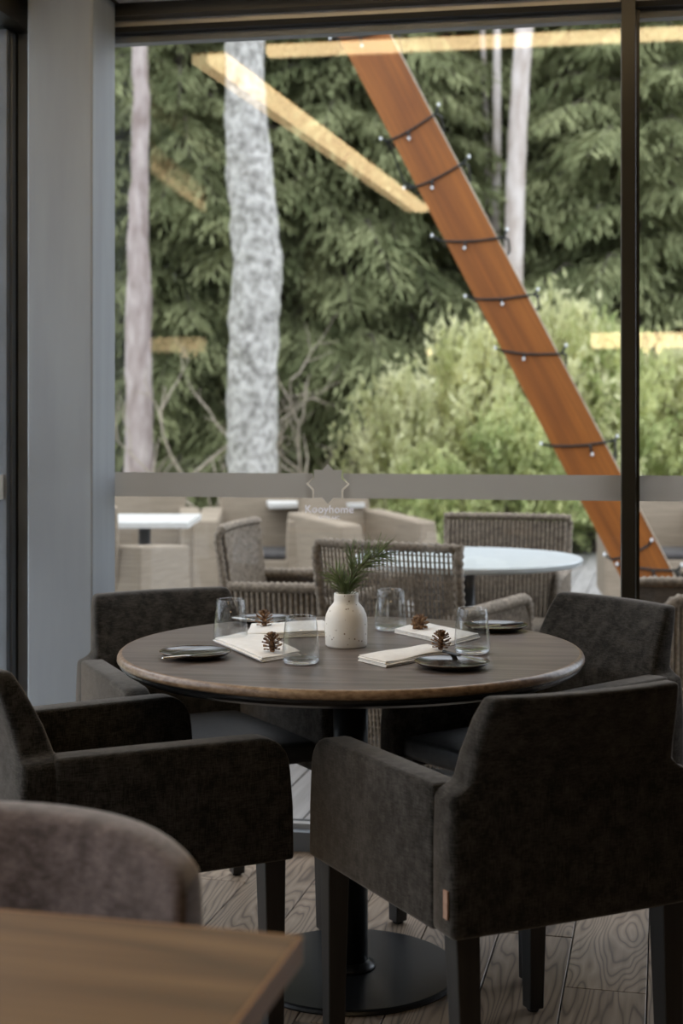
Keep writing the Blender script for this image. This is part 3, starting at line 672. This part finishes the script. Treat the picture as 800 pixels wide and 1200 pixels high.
# ------------------------------------------------------------------ outside: ground, deck
def gbox(name, m, x0, x1, y0, y1, z0, z1): o = MB().box(x0,x1,y0,y1,z0,z1).build(name, m, None); return struct(o)
gbox('ground', 'litter', -60, 60, -20, 90, -.5, -.12)
gbox('lawn', 'lawn', -25, 25, -6, 15.8, -.12, -.07)
o_ = MB().box(-14, -.06-.29, .3, 14, -.06, -.02).build('bounce_ground', 'bounceground', None); o_.matrix_world = WM; struct(o_)  # unseen pale ground added to bounce daylight up from the left
gbox('path', 'gravel', -25, .2, 12.9, 13.9, -.07, -.055)
deck = sempty('terrace_floor'); dmesh = None; DW = .142
for i in range(-34, 50):
    x = FX*(i*DW); 
    # start of each board at the outer sill, end at the deck edge
    def solve(d):  # distance along FD where wall-d equals d
        q = x; return (d - (q-W0).dot(N_))/FD.dot(N_)
    a = solve(-.06); e_ = (11.25-(x+FD*a).y + ((x+FD*a).x+1.2+1.4)*.55)/FD.y/(1-.55*FD.x/FD.y)
    p = x+FD*a; s_ = sd(p)[0]; e_ = max(3.0, min(e_-0, 12.0))
    if s_ < -3.6 or s_ > 7: continue
    if dmesh is None: o = MB().box(0, DW-.007, 0, 6.3, -.03, 0).build('deck_board', 'deck', deck); dmesh = o.data
    else: o = bpy.data.objects.new('deck_board', dmesh); C.objects.link(o); o.parent = deck
    o.location = (p.x, p.y, -.012); o.rotation_euler = (0,0,-FA); o.scale = (1, e_/6.3, 1)
gbox('deck_joists', 'subfloor', -3.6, 7.5, 4.9, 10.4, -.11, -.05); bpy.data.objects['deck_joists'].name = 'terrace_foundation'

# ------------------------------------------------------------------ wicker chairs on the terrace
def weave(P, nu, nv, m='wicker', ribw=.42, name='weave', parent=None, W_=.5, gap=False, nh=0, flip=1):
    b = MB()
    for i in range(nu):
        u = (i+.5)/nu; pts = []
        for j in range(nv+1):
            q = Vector(P(u, j/nv)); pts.append(q)
        b.tube(pts, W_/nu*ribw, 6, cap=False)
    for j in range(nh):
        v = (j+.5)/nh; b.tube([Vector(P(i/12, v)) for i in range(13)], .0022, 4, cap=False)
    return b.build(name, m, parent, smooth=True, kind='stuff')
def braid(pts, r, n=8, step=.012, amp=.16):
    """tube whose surface bulges regularly like wrapped cane"""
    P_ = [Vector(p) for p in pts]; out, rr_ = [], []
    L_ = [0]
    for a, c in zip(P_, P_[1:]): L_.append(L_[-1]+(c-a).length)
    tot = L_[-1]; k = max(4, int(tot/step)*2)
    for i in range(k+1):
        s_ = tot*i/k; j = 0
        while j < len(L_)-2 and L_[j+1] < s_: j += 1
        out.append(P_[j].lerp(P_[j+1], (s_-L_[j])/max(1e-6, L_[j+1]-L_[j]))); rr_.append(r*(1+(amp if i % 2 else -amp)))
    return MB().tube(out, rr_, n)
def arc(a, c, b_, n=8):
    a, c, b_ = Vector(a), Vector(c), Vector(b_); return [a*(1-t)**2+c*2*t*(1-t)+b_*t*t for t in [i/n for i in range(n+1)]]
def wicker_chair(label, seethrough=False):
    t = thing('wicker_armchair', label, 'armchair', group='wicker dining chairs around the terrace table')
    def back(u, v): x = (u-.5)*2; return (x*(.255+.018*v), -.235-.095*v**1.1+.022*x*x, .10+.745*v)
    if seethrough:
        weave(back, 34, 10, parent=t, name='back_weave', ribw=.27, nh=34, W_=.53)
    else:
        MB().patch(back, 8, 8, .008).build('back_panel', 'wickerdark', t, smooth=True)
        weave(lambda u, v: Vector(back(u, v))+Vector((0,.007,0)), 28, 10, parent=t, name='back_weave', W_=.53, ribw=.40)
    fr = [(-.262,-.235,.02),(-.262,-.24,.2),(-.268,-.29,.6),(-.275,-.325,.83)]+[Vector(back(i/8, 1))+Vector((0,0,.016)) for i in range(9)]+[(.275,-.325,.83),(.268,-.29,.6),(.262,-.24,.2),(.262,-.235,.02)]
    braid(fr, .0165, 8, .026).build('back_frame', 'wicker', t, smooth=True)
    for sx in (-1, 1):
        pts = [(sx*.27,-.285,.635),(sx*.285,.10,.640),(sx*.285,.19,.640)]+arc((sx*.285,.19,.640),(sx*.285,.262,.640),(sx*.28,.262,.56),6)+[(sx*.275,.262,.02)]
        braid(pts, .021, 8, .024).build('armrest', 'wicker', t, smooth=True)
        side = lambda u, v, sx=sx: (sx*.277, -.25+.50*u-.03*v*(1-u), .10+.52*v)
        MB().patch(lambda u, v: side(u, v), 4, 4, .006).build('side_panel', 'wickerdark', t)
        weave(lambda u, v: Vector(side(u, v))+Vector((sx*.006,0,0)), 24, 4, parent=t, name='side_weave', W_=.5, ribw=.40)
    front = lambda u, v: ((u-.5)*.53, .255, .10+.32*v)
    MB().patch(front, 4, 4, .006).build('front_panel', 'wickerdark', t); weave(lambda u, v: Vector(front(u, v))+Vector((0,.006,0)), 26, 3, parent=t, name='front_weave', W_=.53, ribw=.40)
    MB().box(-.262,.262,-.24,.25,.40,.425).build('seat', 'wicker', t, bevel=.008)
    for sx in (-1,1):
        for y in (-.225,.245): MB().tube([(sx*.255,y,0.0),(sx*.255,y,.40)], .016, 8).build('leg', 'wickerdark', t)
    return t
wc2 = wicker_chair('grey-brown wicker armchair just outside the glass, its open-woven back behind the vase', True)
place(wc2, .31, 5.13, (.5,.87)); wc2.location.z = -.012
wc1 = wicker_chair('wicker armchair on the terrace seen from the side, facing the pale round table')
place(wc1, -.115, 5.80, (.98,-.2)); wc1.location.z = -.012
wc3 = dup(wc1, (.655,6.06,-.012), yaw(-.27,-.96), 'wicker armchair on the far side of the pale round terrace table')
wc4 = dup(wc1, (1.42,5.45,-.012), yaw(-.99,-.05), 'wicker armchair right of the mullion, only its two braided arms in view')
tt = thing('terrace_table', 'round terrace table with pale blue-grey top behind the open-woven wicker chair', 'table', (.50,5.66,-.012))
MB().lathe([(.001,.722),(.44,.722),(.452,.728),(.455,.742),(.45,.748),(.001,.748)], 64).build('tabletop', 'terracetop', tt)
MB().lathe([(.03,.02),(.03,.722)], 20).build('post', 'greymetal', tt, smooth=True); MB().lathe([(.001,0),(.26,0),(.26,.012),(.03,.022)], 40).build('base_disc', 'greymetal', tt)

# pale lounge chairs farther out
def lounge(label):
    t = thing('lounge_chair', label, 'armchair', group='pale wicker lounge chairs at the terrace edge')
    def P(x0,x1,y0,y1,z0,z1,nm,m='wickerpale',bv=.012): return MB().box(x0,x1,y0,y1,z0,z1).build(nm, m, t, bevel=bv)
    for sx in (-1,1):
        a = sorted((sx*.385, sx*.225)); vs = []
        b = MB().add([(a[0],-.35,.12),(a[1],-.35,.12),(a[1]+(.02 if sx < 0 else 0),.36,.12),(a[0]+(0 if sx < 0 else -.02),.36,.12),(a[0]+.02,-.35,.69),(a[1]-.02*0,-.35,.69),(a[1],.30,.64),(a[0]+(.03 if sx < 0 else 0),.30,.64)],
                 [(3,2,1,0),(4,5,6,7),(0,1,5,4),(1,2,6,5),(2,3,7,6),(3,0,4,7)])
        b.build('armrest', 'wickerpale', t, bevel=.015)
    b = MB().patch(lambda u, v: ((u-.5)*(.50+.06*v), -.30-.12*v+.03*(2*u-1)**2, .14+.74*v), 8, 6, .05); b.build('backrest', 'wickerpale', t, smooth=True, bevel=.01)
    P(-.235,.235,-.30,.34,.30,.385,'seat'); P(-.225,.225,-.20,.33,.386,.43,'seat_cushion','cushion',.02)
    for sx in (-1,1):
        for y in (-.30,.31): MB().box(sx*.31-.02,sx*.31+.02,y-.02,y+.02,0,.125).build('leg', 'wickerdark', t)
    return t
l1 = lounge('pale wicker lounge chair facing the viewer, behind the side-on wicker chair'); l1.location = ((299-400)/F*9.6, 9.6, -.012); l1.rotation_euler = (0,0,math.pi)
l2 = dup(l1, ((428-400)/F*9.1, 9.3, -.012), yaw(.55,-.84), 'pale wicker lounge chair turned sideways behind the pine sprig')
l3 = dup(l1, ((172-400)/F*9.6, 9.6, -.012), yaw(.15,-1), 'pale wicker lounge chair beside the white table next to the column')
l4 = dup(l1, ((775-400)/F*9.5, 9.6, -.012), yaw(-.1,-1), 'pale wicker lounge chair behind the foot of the orange beam')
l5 = dup(l1, ((112-400)/F*7.2, 7.25, -.012), yaw(.25,.95), 'pale wicker lounge chair nearest the column, mostly hidden by it')
wt = thing('white_table', 'low white-topped terrace table next to the corner column', 'table', ((168-400)/F*8.1, 8.15, -.012))
MB().box(-.36,.29,-.36,.36,.70,.735).build('tabletop', 'whitetop', wt, bevel=.004)
MB().tube([(0,0,.02),(0,0,.70)], .035, 16).build('post', 'greymetal', wt, smooth=True); MB().box(-.22,.22,-.22,.22,0,.02).build('base_plate', 'greymetal', wt)
wt2 = dup(wt, ((372-400)/F*9.9, 10.0, -.012), .1, 'white-topped terrace table seen just below the frosted band by the emblem')

# ------------------------------------------------------------------ slanting timber beam with string lights
BP = Vector((.95, 8.0, 0))
tl, bl = onwall(392-52.6, 33-100, off=BP), onwall(663+113, 553+216, off=BP)
tr, br = onwall(455-52.6, 33-100, off=BP), onwall(728+113, 553+216, off=BP)
ca, cb_ = (tl+tr)/2, (bl+br)/2; axis = (ca-cb_); 
ca = cb_ + axis*1.35                                      # runs on upward out of the frame
axis.normalize(); wdir = axis.cross(N_).normalized()
if wdir.dot(E_) < 0: wdir = -wdir
hw_ = abs(((br-bl)/2).dot(wdir)); TB = .22
bm = thing('timber_beam', 'slanting orange-stained timber beam wrapped in string lights', 'beam', cb_-Vector((0,0,0)))
Lb = (ca-cb_).length
fl = []
RB = Matrix((( wdir.x, N_.x, axis.x),(wdir.y, N_.y, axis.y),(wdir.z, N_.z, axis.z))).to_4x4()
bm.matrix_world = Matrix.Translation(cb_) @ RB
b = MB()
for k in range(3):   # three laminations, hairline joints
    y0 = TB/2-TB*(k+1)/3+.0008; y1 = TB/2-TB*k/3-.0008
    MB().box(-hw_, hw_-.006, y0, y1, -.2, Lb).build('lamination', 'beam', bm, bevel=.003)
MB().box(hw_-.006, hw_, -TB/2, TB/2, -.2, Lb).build('lit_edge_strip', 'beamedge', bm, label='pale strip for the lit upper edge, light put into its colour')
# string light: wraps read from the photograph as (left px,py) -> (right px,py)
sl = thing('string_light', 'black string light cord with small bulbs wound round the orange beam', 'string light', (0,0,0))
wraps = [((396,45),(457,34)), ((457,164),(508,134)), ((486,219),(540,192)), ((519,282),(587,278)), ((556,350),(622,345)), ((590,411),(655,414)), ((647,522),(714,517)), ((719,655),(757,640)), ((735,662),(790,668))]
BF = BP + N_*(TB/2+.006); BR = BP - N_*(TB/2+.006)
rb = random.Random(8); prev = None
for (a, c) in wraps:
    A = onwall(*a, off=BF); B = onwall(*c, off=BF); ex = (B-A).normalized()
    A2, B2 = A-ex*.012, B+ex*.014
    sag = Vector((0,0,-.012))
    pts = [A2-N_*(TB+.012), A2, A.lerp(B,.25)+sag*.8, A.lerp(B,.55)+sag, A.lerp(B,.8)+sag*.6, B2, B2-N_*.10+Vector((.02,0,.0)), B2-N_*(TB+.012)+Vector((.02,0,-.05))]
    MB().tube(pts, .0065, 6).build('cord', 'cord', sl, smooth=True)
    if prev is not None:   # run on the hidden face to the next wrap
        MB().tube([prev, (prev+pts[0])/2-N_*.02, pts[0]], .0065, 6).build('cord', 'cord', sl, smooth=True)
    prev = pts[-1]
    for q, dv in ((A2, Vector((-.06,0,.02))), (A.lerp(B, rb.uniform(.35,.7))+sag, Vector((.004,-.01,-.055))), (B2, Vector((.03,0,.05)))):
        dv = dv+Vector((rb.uniform(-.015,.015),0,rb.uniform(-.02,.02))); l = MB().tube([q, q+dv*.6], [.007,.007], 6).build('bulb_socket', 'cord', sl, smooth=True)
        MB().sphere(tuple(q+dv*.75), .0085, 8, sz=1.3).build('bulb', 'bulb', l, smooth=True)
# loose loop hanging off the left edge
MB().tube([onwall(453,166,off=BF), onwall(461,180,off=BP), onwall(468,200,off=BP), onwall(474,214,off=BP), onwall(486,219,off=BF)], .0065, 6).build('cord', 'cord', sl, smooth=True)
MB().tube([onwall(790,668,off=BF), onwall(800,680,off=BP), onwall(812,700,off=BP), onwall(830,760,off=BP)], .0065, 6).build('cord', 'cord', sl, smooth=True)

# ------------------------------------------------------------------ trees
def trunk_mesh(path, radii, n=28, seg=60, rough=.02, seed=0):
    P_ = [Vector(p) for p in path]; m = len(P_)-1; pts, rr_ = [], []
    for i in range(seg+1):
        t = i/seg*m; j = min(int(t), m-1); f = t-j; f2 = f
        p0, p1, p2, p3 = P_[max(j-1,0)], P_[j], P_[j+1], P_[min(j+2,m)]
        q = .5*((2*p1)+(p2-p0)*f+(2*p0-5*p1+4*p2-p3)*f*f+(3*p1-p0-3*p2+p3)*f**3)
        pts.append(q); rr_.append(radii[j]*(1-f)+radii[j+1]*f)
    b = MB().tube(pts, rr_, n); out = []
    for i, v in enumerate(b.v):
        k = i//n; c = pts[min(k, seg)]; v = Vector(v); d = (v-c); d.z = 0
        h = noise.fractal(Vector((v.x*9+seed, v.y*9, v.z*4)), 1.0, 2.0, 4); out.append(tuple(v+d.normalized()*rough*h))
    b.v = out; return b
def px_path(pts, Y): return [at(x, y, Y) for x, y in pts]
Yb = 13.0
big = thing('old_spruce', 'thick pale lichen-covered tree trunk behind the left of the window', 'tree', at(296, 495+F*(CAMZ+.12)/Yb, Yb))
o_ = big.location.copy()
pth = [at(x, y, Yb)-o_ for x, y in ((297,680),(296,560),(295.5,470),(297,390),(301,310),(297,250),(290,170),(287,100),(286,30),(284,-80),(282,-220))]
trunk_mesh(pth, [.27,.232,.225,.224,.222,.215,.20,.175,.168,.16,.15], rough=.03, n=40, seg=150).build('trunk', 'bark', big, smooth=True)
def trunk(name, label, pts, Y, radii, m, rough=.02, group=None):
    base = at(pts[0][0], 495+F*(CAMZ+.12)/Y, Y); t = thing(name, label, 'tree', base, 0, group)
    P_ = [Vector((0,0,-.05))]+[at(x, y, Y)-base for x, y in pts]
    trunk_mesh(P_, [radii[0]*1.1]+radii, rough=rough, seed=pts[0][0]).build('trunk', m, t, smooth=True); return t
trunk('slender_spruce', 'pinkish grey tree trunk right beside the corner column', [(163,560),(163,480),(162,400),(163,330),(161,270),(164,200),(165,130),(164,60),(163,-60)], 14.2, [.14,.135,.13,.12,.10,.085,.085,.075,.07], 'barkpink')
trunk('tall_pine', 'straight pale pinkish pine trunk between beam and mullion', [(590,640),(596,480),(601,320),(604,220),(608,120),(614,30),(618,-60)], 15.4, [.115,.11,.105,.103,.10,.098,.09], 'barkpale', .008)
trunk('young_birch', 'thin pale trunk beside the straight pine, farther back', [(574,640),(577,400),(581,250),(582,150),(582,60),(583,-60)], 16.6, [.06,.055,.05,.05,.045,.04], 'barkpale', .008)
trunk('young_birch', 'slimmer faint trunk leaning left of the thin pale one', [(566,640),(569,400),(572,250),(570,150),(566,60),(562,-60)], 17.4, [.05,.045,.04,.035,.03,.03], 'barkpale', .008)

def spray(b, base, d, L_, rg, dens=1.0, mi=0):
    """one flat drooping spruce bough: spine with side twigs hung along it"""
    side = d.cross(Vector((0,0,1))).normalized(); n = int(L_*21*dens)+4
    for i in range(n):
        f = (i+rg.random())/n; p = base + d*L_*f + Vector((0,0,-.34*L_*f**1.7+.10*L_*math.sin(f*3)))
        for sgn in (-1, 1):
            l = L_*(.40*(1-f)**.7+.10)*rg.uniform(.7,1.1)
            v = (side*sgn*rg.uniform(.6,1.0)+d*rg.uniform(.5,.9)+Vector((0,0,rg.uniform(-1.0,-.15)))).normalized()
            k = max(2, int(l/.085))
            for q in range(k):
                g = q/k; a = p+v*l*g+Vector((0,0,-.22*l*g*g)); ln = rg.uniform(.13,.22)*(1.1-.4*g)
                vv = (v+Vector((rg.uniform(-.5,.5), rg.uniform(-.5,.5), rg.uniform(-1.1,.05)))).normalized(); wv = vv.cross(Vector((rg.uniform(-.5,.5), rg.uniform(-.5,.5),1))).normalized()*rg.uniform(.011,.019)
                m_ = a+vv*ln*.5; e_ = a+vv*ln+Vector((0,0,-.01)); o = len(b.v)
                b.v += [tuple(a), tuple(m_+wv), tuple(e_), tuple(m_-wv)]; b.f.append((o,o+1,o+2,o+3)); b.mi.append(mi)
def spruce_proto(H, R0, seed, z0=.5, nb=90, m='spruce1', dens=1.0):
    rg = random.Random(seed); t = thing('spruce_tree', 'dense green spruce with drooping boughs in the wood behind the terrace', 'tree')
    MB().tube([(0,0,-.1),(0,0,H*.5),(0,0,H)], [.15,.10,.015], 10).build('trunk', 'barkdark', t, smooth=True)
    b = MB(); tb_ = MB()
    for i in range(nb):
        f = ((i+.5)/nb); z = z0+(H-z0)*f; a = i*2.39996+rg.uniform(-.3,.3); L_ = R0*(1-f)**.75*rg.uniform(.65,1.12)+.25
        d = Vector((math.cos(a), math.sin(a), rg.uniform(-.12,.22))).normalized(); spray(b, Vector((0,0,z)), d, L_, rg, dens)
        tb_.tube([Vector((0,0,z)), Vector((0,0,z))+d*L_*.5+Vector((0,0,.0)), Vector((0,0,z))+d*L_+Vector((0,0,-.34*L_))], [.022,.014,.004], 4, cap=False)
    tb_.build('boughs', 'barkdark', t, kind='stuff'); b.build('foliage', m, t, kind='stuff'); return t
grp = 'spruces in the wood behind the terrace'; SL = 'dense green spruce with drooping boughs in the wood behind the terrace'
protos = [spruce_proto(8.5, 2.3, 21, .9, 92, 'spruce1'), spruce_proto(9.5, 2.6, 22, 1.1, 96, 'spruce1'), spruce_proto(10, 2.8, 23, .6, 92, 'spruce2', .9)]
near_ = [(212,16.4,0),(400,16.8,1),(455,17.0,0),(330,17.2,1),(140,17.0,1),(520,18.5,0),(665,18.5,1),(740,16.8,0),(820,18.0,1),(255,18.4,0)]
far_ = [(60,20,2),(170,20.5,2),(290,21,2),(400,20.5,2),(500,22,2),(600,21.5,2),(700,21,2),(800,22,2),(900,20,2),(-60,18,2),
        (110,24,2),(230,24.5,2),(345,25,2),(450,25,2),(560,25.5,2),(650,25,2),(760,25.5,2),(860,26,2),(20,26,2),(960,25,2),(180,28.5,2),(300,29,2),(410,29,2),(520,30,2),(620,30,2),(720,30,2),(830,30,2),(-150,24,2),(1050,24,2),
        (-500,22,2),(-330,19,2),(1250,22,2),(1150,18,2)] + [((x/Y_)*F+400, Y_, 2) for x, Y_ in ((-5,-9),(-7.5,-11),(-9.5,-8),(-12,-11),(-12,-5.5),(-10,-13.5),(-14,-2),(-4.5,-13),(-15,-8),(-14,12),(-12,15),(-17,16))]  # out-of-view trees, most behind the viewer, added to darken the mirrored sky
near_lab = ['green spruce with drooping boughs between the pinkish trunk and the thick lichen trunk', 'green spruce whose boughs hang right of the thick lichen trunk', 'green spruce behind the left slope of the pale shrubs, left of the beam',
    'spruce behind the lower end of the mirrored slanting lamp', 'green spruce at the column edge behind the pinkish trunk', 'dark spruce crossed by the upper orange beam', 'spruce right of the straight pine, behind the beam middle',
    'spruce crossed by the dark mullion', 'spruce at the right edge beyond the mullion', 'spruce standing straight behind the thick lichen trunk']
cnt = [0,0,0]; rg = random.Random(77)
for k, (px, Y, kd) in enumerate(near_+far_):
    loc = ((px-400)/F*Y, Y, -.12); rz = rg.uniform(0, 6.28); sc = rg.uniform(.9,1.15)*(1.0 if k < len(near_) else 1.15)
    lab_ = near_lab[k] if k < len(near_) else SL
    if cnt[kd] == 0: o = protos[kd]; o.location = loc; o.rotation_euler = (0,0,rz); o.scale = (sc,)*3; o['group'] = grp; o['label'] = lab_
    else: o = dup(protos[kd], loc, rz, lab_, grp, sc)
    cnt[kd] += 1

# shrubs: rounded mass of upright sprays with small leaves
def shrub_proto(label, seed, m, H=1.9, R0=1.15, n=230):
    rg = random.Random(seed); t = thing('garden_shrub', label, 'shrub'); st_ = MB(); b = MB()
    for i in range(n):
        a = rg.uniform(0, 6.283); el = rg.uniform(.05, 1.0)**.6*1.5; d = Vector((math.cos(a)*math.cos(el), math.sin(a)*math.cos(el), math.sin(el)))
        tip = Vector((d.x*R0, d.y*R0, max(.06, d.z*H)))*rg.uniform(.70,1.08)
        base = Vector((rg.uniform(-.1,.1), rg.uniform(-.1,.1), 0)); mid = base.lerp(tip,.5)+Vector((0,0,.14)); P_ = arc(base, mid, tip, 4)
        if i % 4 == 0: st_.tube(P_, [.012,.010,.008,.005,.003], 4, cap=False)
        for q in range(40):
            f = 1-.62*rg.random()**1.2; p = base*(1-f)**2+mid*2*f*(1-f)+tip*f*f
            v = ((tip-mid).normalized()*.6+Vector((rg.gauss(0,.55), rg.gauss(0,.55), rg.gauss(.2,.5)))).normalized(); p = p+Vector((rg.gauss(0,.05), rg.gauss(0,.05), rg.gauss(0,.05)))
            ln = rg.uniform(.07,.13); wv = v.cross(Vector((rg.uniform(-.4,.4), rg.uniform(-.4,.4),1))).normalized()*ln*.28; m_ = p+v*ln*.5; e_ = p+v*ln; o = len(b.v)
            b.v += [tuple(p), tuple(m_+wv), tuple(e_), tuple(m_-wv)]; b.f.append((o,o+1,o+2,o+3)); b.mi.append(0)
    st_.build('stems', 'barkdark', t, kind='stuff'); b.build('leaves', m, t, kind='stuff'); return t
s1 = shrub_proto('pale yellow-green shrub behind the star emblem end of the terrace', 5, 'shrub')
s2 = shrub_proto('mid green shrub low behind the pale round terrace table', 6, 'shrub2')
def shr(o, px, Y, h, r, rz, label, first=False):
    loc = ((px-400)/F*Y, Y, -.08); sc = (r/1.15, r/1.15, h/1.9)
    if first: o.location = loc; o.rotation_euler = (0,0,rz); o.scale = sc; o['label'] = label; o['group'] = 'shrubs behind the terrace'
    else: dup(o, loc, rz, label, 'shrubs behind the terrace', sc)
shr(s1, 470, 13.3, 1.80, .78, 0, 'pale yellow-green shrub, lowest left slope of the row of shrubs', True)
shr(s1, 556, 14.0, 2.32, 1.05, 1.3, 'tallest pale yellow-green shrub left of the orange beam')
shr(s2, 600, 13.3, 1.45, .85, 0, 'low mid green shrub behind the pale round terrace table', True)
shr(s1, 650, 14.3, 2.55, 1.05, 2.2, 'pale shrub directly behind the orange beam')
shr(s2, 715, 14.4, 2.25, 1.1, 4.1, 'green shrub filling the corner between beam and mullion')
shr(s1, 790, 14.8, 2.15, 1.05, 3.1, 'pale shrub right of the mullion')
shr(s2, 875, 15.2, 2.2, 1.05, 5.1, 'green shrub at the right edge beyond the mullion')
shr(s2, 695, 14.1, 1.0, .62, 3.6, 'low green shrub between the terrace boards and the beam foot')
shr(s2, 500, 12.9, 1.05, .65, 2.6, 'low green shrub behind the open-woven wicker chair')

# bare fallen branches at the edge of the wood
def branchy(b, p, d, L_, r, rg, depth):
    pts = [p]; q = p
    for k in range(5):
        d = (d+Vector((rg.gauss(0,.22), rg.gauss(0,.22), rg.gauss(0,.2)))).normalized(); q = q+d*L_/5; pts.append(q)
        if depth and k > 0 and rg.random() < .75: branchy(b, q, (d+Vector((rg.gauss(0,.7), rg.gauss(0,.5), rg.gauss(.1,.7)))).normalized(), L_*.5, r*.55, rg, depth-1)
    b.tube(pts, [r*(1-.14*i) for i in range(6)], 5, cap=False)
for k, (px, py, Y, dx, dz, L_, lab) in enumerate(((172,560,13.6,.8,.35,1.3,'bare fallen branch rising right beside the pinkish trunk'), (245,560,13.2,-.6,.8,1.1,'bare branch leaning left just before the thick trunk'),
        (255,562,13.8,.3,.4,.8,'short bare branch low against the thick trunk'), (335,560,13.5,.35,.9,1.15,'upright bare branch right of the thick trunk'),
        (345,560,13.2,.9,.35,1.2,'long bare branch reaching right toward the pale shrub'), (395,556,13.9,-.5,.6,.9,'bare branch leaning left beside the pale shrub'), (205,560,14.0,-.8,.25,.9,'bare branch lying low left of the thick trunk'),
        (440,545,13.9,-.9,.15,1.0,'bare branch lying low behind the left slope of shrubs'))):
    g = at(px, py, Y); t = thing('bare_branch', lab, 'branch', (g.x, g.y, -.12), 0, 'fallen bare branches by the trunks'); rg2 = random.Random(40+k); b = MB()
    H_ = g.z+.12; branchy(b, Vector((0,0,-.02)), Vector((dx*.35,.1,1)).normalized(), H_*1.05, .026, rg2, 1)
    branchy(b, Vector((dx*.3,.05,H_*.8)), Vector((dx,0,dz)).normalized(), L_, .022, rg2, 2); branchy(b, Vector((dx*.25,.0,H_*.7)), Vector((dx*.8,.1,dz*.2)).normalized(), L_*.9, .017, rg2, 2)
    b.build('wood', 'deadwood', t, smooth=True)
